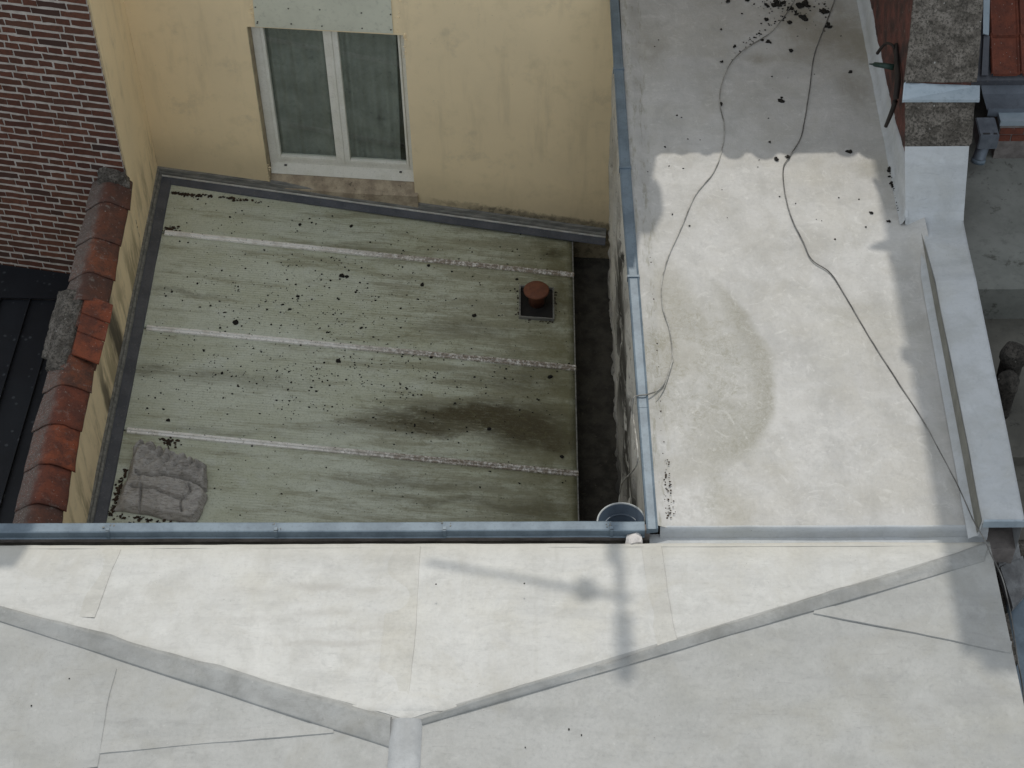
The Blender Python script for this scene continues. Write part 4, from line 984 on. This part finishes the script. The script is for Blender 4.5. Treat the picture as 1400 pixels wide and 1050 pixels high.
cb = [(1146, -14), (1133, 22), (1114, 72), (1107, 120), (1100, 165), (1094, 190), (1080, 213), (1071, 230), (1073, 262), (1082, 297), (1098, 330), (1110, 355), (1136, 374), (1160, 412), (1190, 463), (1225, 518), (1262, 575), (1280, 608), (1310, 665), (1331, 712), (1346, 738)]
Pb = [on(u, v, 'z', .012+(.05 if v > 600 else 0)+(.04 if v > 700 else 0)) for u, v in cb]
tail = [(1354, 756, .05), (1370, 790, .0), (1382, 840, -.04), (1391, 900, -.07), (1398, 940, -.1), (1404, 1000, -.13), (1410, 1070, -.16)]
Pb += [on(u, v, 'z', z) for u, v, z in tail]
Pb = smoothpts(Pb, 8); bm = bmesh.new(); tube(bm, [p+Vector((.0015*nz(p, 14, 3), .0015*nz(p, 14, 9), 0)) for p in Pb], .0048, 8)
tag(obj('roof_cable', bm, CABLED, None, True), 'long grey cable crossing the flat roof down to its lower right corner', 'cable')
for (u, v, nm_) in ((986, 142, 'a'), (1078, 215, 'b')):
    p = on(u, v, 'z', .012); bm = bmesh.new(); tube(bm, [p+Vector((-.003, .018, 0)), p+Vector((.002, 0, .002)), p+Vector((-.002, -.018, 0))], [.009, .012, .008], 8)
    tag(obj('cable_tie', bm, DEB, None, True), 'dark tape joint on the left curling cable' if nm_ == 'a' else 'dark joint where the long cable bends in the sunlight edge', 'tape')

# ------------------------------------------------------------------ raked gable, parapet
GW = empty('gable_wall', (2.5, 4, -9)); tag(GW, 'raked gable wall end with lichened cement top, zinc strip and pale membrane face', 'wall')
xl0, xr0 = 2.22, 2.70
def sec(v, y, uL, uR): 
    zc_ = on((uL+uR)/2, v, 'y', y).z; return y, zc_, on(uL, v, 'y', y).x, on(uR, v, 'y', y).x
K = [(3.1, 308, 1238, 1317), (3.16, 290, 1238, 1318), (3.40, 200, 1237, 1325), (3.44, 195, 1237.5, 1329), (3.60, 136, 1237.5, 1333), (3.63, 130, 1240, 1337), (3.72, 113, 1236, 1336), (3.9, 60, 1243, 1341), (4.1, 0, 1249, 1345), (4.3, -60, 1254, 1349), (6.3, -160, 1290, 1400)]
Q = []
for y, v, uL, uR in K: Q.append(sec(v, y, uL, uR))
def gpart(name, i0, i1, mat, amp, s, out=0., nu=14, nv=14, grow=0.):
    bm = bmesh.new(); rows = []
    for i in range(i0, i1):
        for j in range(nv+(1 if i == i1-1 else 0)):
            t = j/nv; y = Q[i][0]*(1-t)+Q[i+1][0]*t; z = Q[i][1]*(1-t)+Q[i+1][1]*t; a = Q[i][2]*(1-t)+Q[i+1][2]*t-grow; b = Q[i][3]*(1-t)+Q[i+1][3]*t+grow
            row = [bm.verts.new((a+.05, y+.07, z-.16))]
            for k in range(nu+1):
                x = a+(b-a)*k/nu; h = amp*(nz((x, y, z), s, 3)+.5*nz((x, y, z), s*2.7, 5)); row.append(bm.verts.new((x, y-out-h, z+out*.6+h*.6)))
            row.append(bm.verts.new((b-.02, y+.3, z-.25))); rows.append(row)
    for j in range(len(rows)-1):
        for k in range(len(rows[0])-1): bm.faces.new([rows[j][k], rows[j][k+1], rows[j+1][k+1], rows[j+1][k]])
    bm.faces.new(rows[0]); bm.faces.new(rows[-1][::-1]); return obj(name, bm, mat, GW, amp > .004)
gpart('membrane_face', 0, 2, MPALE, .004, 3, 0)
gpart('lichened_cement', 2, 4, CEM, .016, 12, -.004, 40, 16)
gpart('cement_top', 6, 10, CEML, .022, 8, -.012, 40, 18)
# zinc strip: a folded sheet
zl_, zr_ = on(1236, 135, 'y', 3.60), on(1337, 135, 'y', 3.60); zl2, zr2 = on(1238, 113, 'y', 3.74), on(1338, 117, 'y', 3.74)
bm = SL([zl_+Vector((-.012, -.012, .0)), zr_+Vector((.012, -.012, 0)), zr2+Vector((.01, 0, 0)), zl2+Vector((-.01, 0, 0))], (0, .008, -.012)); slab(bm, [zl_+Vector((-.012, -.012, 0)), zr_+Vector((.012, -.012, 0)), zr_+Vector((.012, -.014, -.025)), zl_+Vector((-.012, -.014, -.025))], (0, .01, 0))
slab(bm, [zl_+Vector((-.014, -.014, .0)), zl2+Vector((-.012, 0, .012)), zl2+Vector((-.012, .0, -.03)), zl_+Vector((-.014, -.01, -.03))], (.012, 0, 0))
obj('zinc_strip', bm, ZINCL, GW)
# body of the gable: side face seen from the left is red brickwork, with a membrane upstand at its foot
bm = bmesh.new(); prof_ = [(3.14, -9), (7.2, -9), (7.2, 4.3), (4.5, 1.95), (4.12, 1.42), (3.74, .93), (3.45, .52), (3.14, .0)]
slab(bm, [(2.245, y, z) for y, z in prof_], (.45, 0, 0)); obj('core', bm, REDR, GW)
bm = bmesh.new(); side = [(3.50, .50), (3.62, .80), (3.76, .93), (3.9, 1.13), (4.15, 1.45), (4.6, 2.0), (6.3, 4.0)]
def zside(y): return float(np.interp(y, [q[0] for q in side], [q[1] for q in side]))
rows = []
for j in range(101):
    y = 3.45+2.85*j/100; top = zside(y)-.02; rows.append([bm.verts.new((2.232-.022*max(0, nz((y, k*.35, 0), 5, 3))-.006*nz((y, k, 0), 17, 2), y, -.02+(top+.02)*k/20)) for k in range(21)])
for j in range(100):
    for k in range(20): bm.faces.new([rows[j][k], rows[j+1][k], rows[j+1][k+1], rows[j][k+1]])
obj('brick_side', bm, REDR, GW, True)
bm = bmesh.new(); rows = []
for j in range(81):
    y = 3.10+4.0*j/80; h = float(np.interp(y, [3.1, 3.3, 3.6, 4.2, 6.5], [.02, .30, .34, .24, .22]))+.03*nz((y, 0, 0), 2, 3); wv = .008*nz((y, 0, 0), 4, 7)
    rows.append([bm.verts.new(q) for q in ((2.17+wv, y, .004), (2.19+wv, y, .02), (2.205+wv, y, .06), (2.212, y, h), (2.232, y, h+.006))])
for j in range(80):
    for k in range(4): bm.faces.new([rows[j][k], rows[j+1][k], rows[j+1][k+1], rows[j][k+1]])
obj('upstand', bm, MPALE, GW, True)
# parapet with membrane top
PP = empty('parapet', (2.5, 1.5, -9)); tag(PP, 'low membrane covered parapet running from the gable down to the right corner', 'parapet')
zp = .22
tl = [on(u, v, 'z', zp) for u, v in ((1266, 318), (1280, 380), (1322, 590), (1350, 738))]; trr = [on(u, v, 'z', zp) for u, v in ((1318, 306), (1333, 380), (1376, 590), (1405, 738))]
tl = [on(1261, 311, 'z', .02), on(1270, 345, 'z', .10), on(1280, 382, 'z', .17)]+tl[2:]; trr = [on(1317, 305, 'z', .02), on(1324, 340, 'z', .10), on(1333, 380, 'z', .17)]+trr[2:]
def hp_(y): return float(np.interp(y, [tl[3].y, tl[2].y, tl[1].y, tl[0].y, 3.2], [zp, .17, .10, .02, .0]))
def ipx(L, y): return float(np.interp(y, [p.y for p in L][::-1], [p.x for p in L][::-1]))
y0, y1 = -.12, 3.13; bm = bmesh.new(); rows = []
for j in range(81):
    y = y0+(y1-y0)*j/80; a, b = ipx(tl, y), ipx(trr, y); ri = hp_(y)-zp; jn = .004*nz((0, y, 0), 3, 5)
    prof_ = [(a-.012-.063*min(1, max(0, (3.0-y)/.5)), .022), (a-.012-.033*min(1, max(0, (3.0-y)/.5)), .045+ri*.15), (a-.012, .055+ri*.2), (a-.004+jn, zp-.02), (a+jn+.006, zp), (a+.06, zp+.004), ((a+b)/2, zp+.006+.01*nz((0, y, 0), 1.5, 2)), (b-.02, zp+.012), (b, zp+.02), (b+.004, zp-.32)]
    rows.append([bm.verts.new((x, y, z+(ri if k > 2 else 0))) for k, (x, z) in enumerate(prof_)])
for j in range(80):
    for k in range(9): bm.faces.new([rows[j][k], rows[j+1][k], rows[j+1][k+1], rows[j][k+1]])
obj('top', bm, MPALE, PP, True)
bm = SL([(ipx(tl, 0), y0+.005, -9), (ipx(trr, 0), y0+.005, -9), (ipx(trr, 3.1), y1, -9), (ipx(tl, 3.1), y1, -9)], (0, 0, 9-.10)); obj('wall', bm, STAINW, PP)
bm = B((ipx(tl, 0)-.004, y0-.012, zp-.055), (ipx(trr, 0)+.03, y0+.006, zp+.012)); obj('end_cap', bm, ZINCL, PP)
# inside band (shade of the parapet's inner side put into a darker colour)
bm = bmesh.new(); rows = []
for j in range(61):
    y = y0+.02+(2.95-y0)*j/60; a = ipx(tl, y); h_ = hp_(y); rows.append([bm.verts.new((a-.019, y, .03+.03*h_/zp)), bm.verts.new((a-.010, y, max(.035, h_-.02)))])
for j in range(60): bm.faces.new([rows[j][0], rows[j+1][0], rows[j+1][1], rows[j][1]])
obj('inner_face', bm, m_plain('shaded inner band', (.22, .215, .185), (.17, .165, .14), 5, .8), PP)

# iron hook on the gable
hk = empty('gutter_hook', (2.2, 4.3, .4)); tag(hk, 'curved black iron bar and small hook fixed to the left face of the gable', 'iron bracket')
xh = 2.15
P = smoothpts([on(1225, 60, 'x', 2.21), on(1226, 85, 'x', 2.20), on(1227.5, 105, 'x', 2.19), on(1226, 125, 'x', 2.17), on(1222, 145, 'x', 2.155), on(1211, 173, 'x', 2.12)], 6)
bm = bmesh.new(); tube(bm, P, [.016+.010*math.sin(math.pi*i/(len(P)-1)) for i in range(len(P))], 8); obj('bar', bm, IRON, hk, True)
P = smoothpts([on(1199.5, 73, 'x', 2.10), on(1206, 64, 'x', 2.12), on(1213, 59, 'x', 2.15), on(1221, 63, 'x', 2.18), on(1224, 75, 'x', 2.21)], 6); bm = bmesh.new(); tube(bm, P, [.014]*6+[.012]*(len(P)-6), 8); obj('hook', bm, IRON, hk, True)
g_ = tag(empty('green_nozzle', on(1210, 90, 'x', 2.14)), 'dark green pointed nozzle sticking out beside the iron hook', 'nozzle')
P = [on(1189, 87.5, 'x', 2.04), on(1194, 88, 'x', 2.06), on(1196, 88, 'x', 2.065), on(1210, 90, 'x', 2.13), on(1222, 92, 'x', 2.20)]
bm = bmesh.new(); tube(bm, P, [.006, .009, .02, .024, .028], 10); obj('nozzle', bm, GRN, g_, True)

# ------------------------------------------------------------------ right side: lower yard, tiled roof, gutter
bm = bmesh.new(); zy = -.30
ya = on(1380, 395, 'z', zy).y
sheet(bm, [(2.6, ya, zy), (7, ya, zy), (7, 6, zy), (2.6, 6, zy)], 20, 20, lambda q, a, b: .01*nz(q, 2, 1), thick=.5); tag(obj('upper_yard', bm, YARD), kind='structure')
bm = bmesh.new(); sheet(bm, [(2.72, .0, zy-.35), (7, .0, zy-.35), (7, ya+.01, zy-.35), (2.72, ya+.01, zy-.35)], 20, 30, lambda q, a, b: .02*nz(q, 2, 1), thick=.5); tag(obj('lower_yard', bm, YARD2), kind='structure')
# two mossy chimney pots on a stack below
cs = empty('chimney_stack', (3.2, 1.6, -3)); tag(cs, 'dark sooty chimney stack with two mossy pots at the right edge', 'chimney')
zpz = -.05
for i, (u, v, r) in enumerate(((1387, 482, .100), (1379, 520, .088))):
    p = on(u, v, 'z', zpz-.12*i)
    bm = bmesh.new(); lathe(bm, p, [(r*.8, -.6), (r*.82, -.10), (r*.95, -.08), (r*1.0, -.03), (r*.93, .02), (r*.7, .045), (r*.4, .06), (.001, .065)], 24); rough(bm, .014, 14, i); obj('chimney_pot', bm, CEM if False else m_mossmortar('sooty lichened clay', .38), cs, True)
    if i == 1: pb = p
bm = B((pb.x-.12, pb.y-.45, -3), (pb.x+.5, pb.y+.30, zpz-.5)); obj('stack', bm, YARD2, cs)
# neighbour's tiled roof (upper right), with gutter, hopper and brick parapet
NH = empty('tiled_house', (3.5, 6, -9)); tag(NH, 'neighbouring house corner with red interlocking tiles and zinc gutter, upper right', 'house')
zt0 = .22; y3 = on(1372, 105, 'z', zt0).y; rk = math.tan(R_(38))
tn = nrm(np.array([0, -rk, 1.])); tp = np.array([0, y3, zt0])
def onN(u, v, h=0.): return onp(u, v, tp+tn*h, tn)
xe0 = onN(1353, 75).x; wt = onN(1393, 75).x-xe0; lt = (onN(1370, 50).y-onN(1370, 103).y)
def ntile(x, y, sd):
    bm = bmesh.new(); prof_ = [(0, 0), (.02, .026), (.05, .034), (.08, .026), (.10, .004), (.5, .0), (.88, .004), (.93, .014), (1, .012)]; rows = []
    for j in range(2):
        yy = y+(0 if j == 0 else lt*1.12); zz = zt0+(yy-y3)*rk+(.03 if j == 0 else -.006)
        rows.append([bm.verts.new((x+a*wt*1.02, yy, zz+h)) for a, h in prof_])
    lo = [bm.verts.new(v.co-Vector((0, 0, .025))) for v in rows[0]]
    for k in range(8): bm.faces.new([rows[0][k], rows[0][k+1], rows[1][k+1], rows[1][k]]); bm.faces.new([rows[0][k], lo[k], lo[k+1], rows[0][k+1]])
    return obj('roof_tile', bm, TILER, NH)
for r in range(6):
    for c in range(4): ntile(xe0+c*wt, y3+r*lt, r*4+c)
bm = bmesh.new(); slab(bm, [(xe0-.35, y3, zt0-.04), (xe0+5, y3, zt0-.04), (xe0+5, 8, zt0-.04+(8-y3)*rk), (xe0-.35, 8, zt0-.04+(8-y3)*rk)], (0, 0, -.1)); obj('roof_deck', bm, ZINCD, NH)
a, b, c, d = onN(1345, -20, .05), onN(1354, -20, .05), onN(1352, 48, .05), onN(1344, 46, .05); obj('verge_flashing', SL([a, b, c, d], Vector(tn)*-.03), ZINCL, NH)
a, b, c, d = onN(1345, 49, .02), onN(1353, 49, .02), onN(1351, 103, .02), onN(1342, 103, .02); obj('verge_flashing', SL([a, b, c, d], Vector(tn)*-.03), ZINCD, NH)
# wide zinc gutter below the tiles
yg = y3; zg = zt0-.08; g0 = on(1343, 108, 'z', zg); g1 = on(1343, 150, 'z', zg)
bm = bmesh.new(); rows = []
for x in (g0.x-.02, 7.):
    rows.append([bm.verts.new((x, y, z)) for y, z in ((g0.y+.1, zg+.06), (g0.y, zg), ((g0.y*.6+g1.y*.4), zg-.03), (g1.y+.01, zg-.02), (g1.y, zg+.02), (g1.y-.015, zg+.02), (g1.y-.02, zg-.06))])
for k in range(6): bm.faces.new([rows[0][k], rows[1][k], rows[1][k+1], rows[0][k+1]])
obj('gutter', bm, m_plain('gutter zinc', (.17, .195, .225), (.12, .14, .165), 3, .5, .2), NH)
a = on(1365, 154, 'z', zg-.02); b = on(1365, 166, 'z', zg-.02); obj('parapet_zinc', B((a.x, b.y, zg-.07), (7, a.y, zg-.02)), ZINCL, NH)
zbk = on(1380, 192, 'y', b.y+.005).z
pw = obj('parapet_wall', B((a.x+.01, b.y+.01, -9), (7, a.y+.2, zg-.072)), STAINW, NH)
xx = a.x+.012; rowz = zg-.11
for r in range(2):
    xx = a.x+.015-(.1 if r else 0)
    for k in range(4):
        bm = B((max(xx, a.x+.012), b.y+.0, rowz-.055-r*.075), (xx+.2, b.y+.1, rowz+.008-r*.075)); obj('brick', bm, TILER, pw); xx += .212
hp = empty('downpipe', (3.0, 3.9, -.3)); tag(hp, 'grey zinc hopper box and downpipe between gable and brick parapet', 'downpipe')
h0, h1 = on(1334, 162, 'z', .10), on(1367, 186, 'z', .10)
bm = bmesh.new(); box(bm, (h0.x, h1.y, -.05), (h1.x, h0.y+.02, .10)); obj('hopper', bm, m_plain('hopper zinc', (.17, .19, .215), (.11, .125, .145), 5, .55, .2), hp, bevel=.008)
bm = bmesh.new(); box(bm, (h0.x+.03, h1.y+.02, .10), (h0.x+.09, h1.y+.04, .104)); box(bm, (h0.x+.12, h1.y+.02, .10), (h0.x+.15, h1.y+.04, .104)); obj('slot', bm, SCREW, hp)
p1 = on(1351, 186, 'z', -.02); p2 = on(1344, 200, 'z', -.08); p3 = on(1337, 220, 'z', -.17)
bm = bmesh.new(); tube(bm, smoothpts([p1, p2, p3], 6), .055, 16); obj('pipe', bm, m_plain('pipe zinc', (.15, .18, .21), (.10, .12, .145), 4, .5, .2), hp, True)
bm = bmesh.new(); tube(bm, [p3+Vector((.004, .006, .02)), p3+Vector((0, -.004, -.012))], .062, 16); obj('collar', bm, ZINC, hp, True)

# bottom right: old mortar kerb, zinc valley
RK = empty('broken_kerb', (2.6, -1.5, -9)); tag(RK, 'crumbling grey kerb and zinc valley at the lower right corner below the parapet', 'kerb')
zk2 = -.28
blocks = [[(1352, 741), (1392, 741), (1396, 762), (1366, 772)], [(1368, 775), (1398, 760), (1412, 800), (1385, 830)], [(1372, 842), (1378, 838), (1392, 905), (1386, 905)]]
for i, bl in enumerate(blocks):
    P = [on(u, v, 'z', zk2+.02*(i == 0)) for u, v in bl]; bm = bmesh.new(); sheet(bm, P, 10, 10, lambda q, a, b: .012*nz(q, 9, i)+.006*nz(q, 25, 2), thick=.1); obj('mortar_block', bm, m_plain('grey mortar', (.22, .225, .225), (.13, .13, .13), 6, .9, 0, .6, .01) if i < 2 else CEM, RK, False)
P = [on(u, v, 'z', zk2-.06) for u, v in ((1376, 770), (1440, 770), (1460, 1080), (1392, 1080))]; bm = bmesh.new(); sheet(bm, P, 10, 40, lambda q, a, b: .02*nz(q, 3, 2), thick=.1); obj('valley', bm, ZINC, RK, True)
P = [on(u, v, 'z', zk2-.14) for u, v in ((1340, 738), (1440, 738), (1460, 1090), (1360, 1090))]; bm = bmesh.new(); sheet(bm, P, 20, 60, lambda q, a, b: .02*nz(q, 6, 2), thick=.3); obj('bed', bm, CEM, RK, True)

# ------------------------------------------------------------------ buildings beyond the frame that throw the shadows
RH = empty('rear_house', (1.2, 8, -9)); tag(RH, 'tall rear house behind the flat roof with round tiled eaves, beyond the top edge', 'house')
ys, ye = 4.02, 6.75; ze = (ye-ys)*TAN
obj('wall', B((.06, 7.15, -9), (2.2, 9.5, ze)), YEL, RH)
bm = bmesh.new(); k = 0; x = -.02
while x < 2.45:
    rr_ = .10+.02*math.sin(x*7); tube(bm, [(x, ye+.03+.03*math.sin(x*5), ze-.02), (x, ye+2.2, ze+1.28)], rr_, 12); x += .235+.03*math.sin(x*9)
tag(obj('eave_tiles', bm, TILE, RH, True), kind='stuff')
bm = SL([(-.1, ye+.03, ze-.02), (2.5, ye+.03, ze-.02), (2.5, ye+2.2, ze+1.25), (-.1, ye+2.2, ze+1.25)], (0, 0, .085)); obj('roof', bm, TILER, RH)
# small round cowl whose shadow falls on the flat roof by the capping
cw = empty('roof_cowl', (.1, 8.6, 5)); tag(cw, 'round topped roof cowl above the rear house, out of frame', 'cowl')
yc = 8.3; zt_ = (yc-3.05)*TAN
bm = bmesh.new(); lathe(bm, (.06, yc, 0), [(.13, 4.4), (.13, zt_-.75), (.24, zt_-.62), (.25, zt_-.35), (.19, zt_-.12), (.08, zt_), (.001, zt_+.01)], 24); obj('cowl', bm, ZINCD, cw, True)
# tall chimney mass at the right
TC = empty('tall_house', (4.5, 9, -9)); tag(TC, 'tall neighbouring house with chimney beyond the gable, out of frame', 'house')
yq = 7.4; zq = (yq+1.42)*TAN-.15
obj('wall', B((2.70, yq, -9), (7.5, yq+3, zq-1.3)), REDR, TC); 
bm = B((2.12, yq+.0, zq-1.3), (3.4, yq+1, zq)); obj('chimney', bm, REDR, TC, bevel=.12)
obj('chimney_base', B((2.12, yq, -9), (2.69, yq+3, zq-1.3)), REDR, TC)
def castq(u, v, y, z0=0.): p = on(u, v, 'z', z0); return Vector((p.x, y, z0+(y-p.y)*TAN))
for pts_, r_ in ((((1196, 338), (1212, 336), (1240, 333)), [.012, .045, .075]), (((1201, 246), (1210, 262), (1219, 285), (1228, 312)), [.015, .024, .03, .03]), (((1225, 350), (1232, 362), (1240, 372)), [.02, .03, .03]), (((1246, 478), (1249, 490), (1262, 494)), [.03, .04, .04])):  # added unseen pieces, shaped only to cast hook and edge shadows on the roof
    bm = bmesh.new(); tube(bm, [castq(u, v, 7.3) for u, v in pts_], r_, 8); obj('bracket', bm, IRON, TC)
# antenna on a mast
an = empty('roof_antenna', (0, 13, 5)); tag(an, 'tall mast antenna with long side boom beyond the rear house, out of frame', 'antenna')
def cast(u, v, y, z0=-.1): p = on(u, v, 'z', z0); return Vector((p.x, y, z0+(y-p.y)*TAN))
ym = 7.8; m1 = cast(872, 985, ym); bm = bmesh.new(); tube(bm, [(m1.x, ym, 4), (m1.x, ym, m1.z)], .03, 8); obj('mast', bm, IRON, an)
q1, q2 = cast(600, 797, ym), cast(882, 858, ym); bm = bmesh.new(); tube(bm, [q1, q2], .026, 8); obj('boom', bm, IRON, an)
q3 = cast(818, 843, ym); bm = bmesh.new(); lathe(bm, q3, [(.001, -.08), (.07, -.07), (.09, 0), (.07, .07), (.001, .08)], 12); obj('amplifier', bm, IRON, an)
q4 = cast(862, 765, ym); bm = bmesh.new(); box(bm, (q4.x-.09, ym-.03, q4.z-.30), (q4.x+.03, ym+.03, q4.z+.25)); obj('reflector', bm, IRON, an)
q5 = cast(872, 950, ym); bm = bmesh.new(); box(bm, (q5.x-.06, ym-.03, q5.z-.45), (q5.x+.07, ym+.03, q5.z+.2)); obj('dish', bm, IRON, an)
obj('base_wall', B((-.6, 7.75, -9), (.9, 8.5, 4)), REDR, an)
print('bricks', cnt)
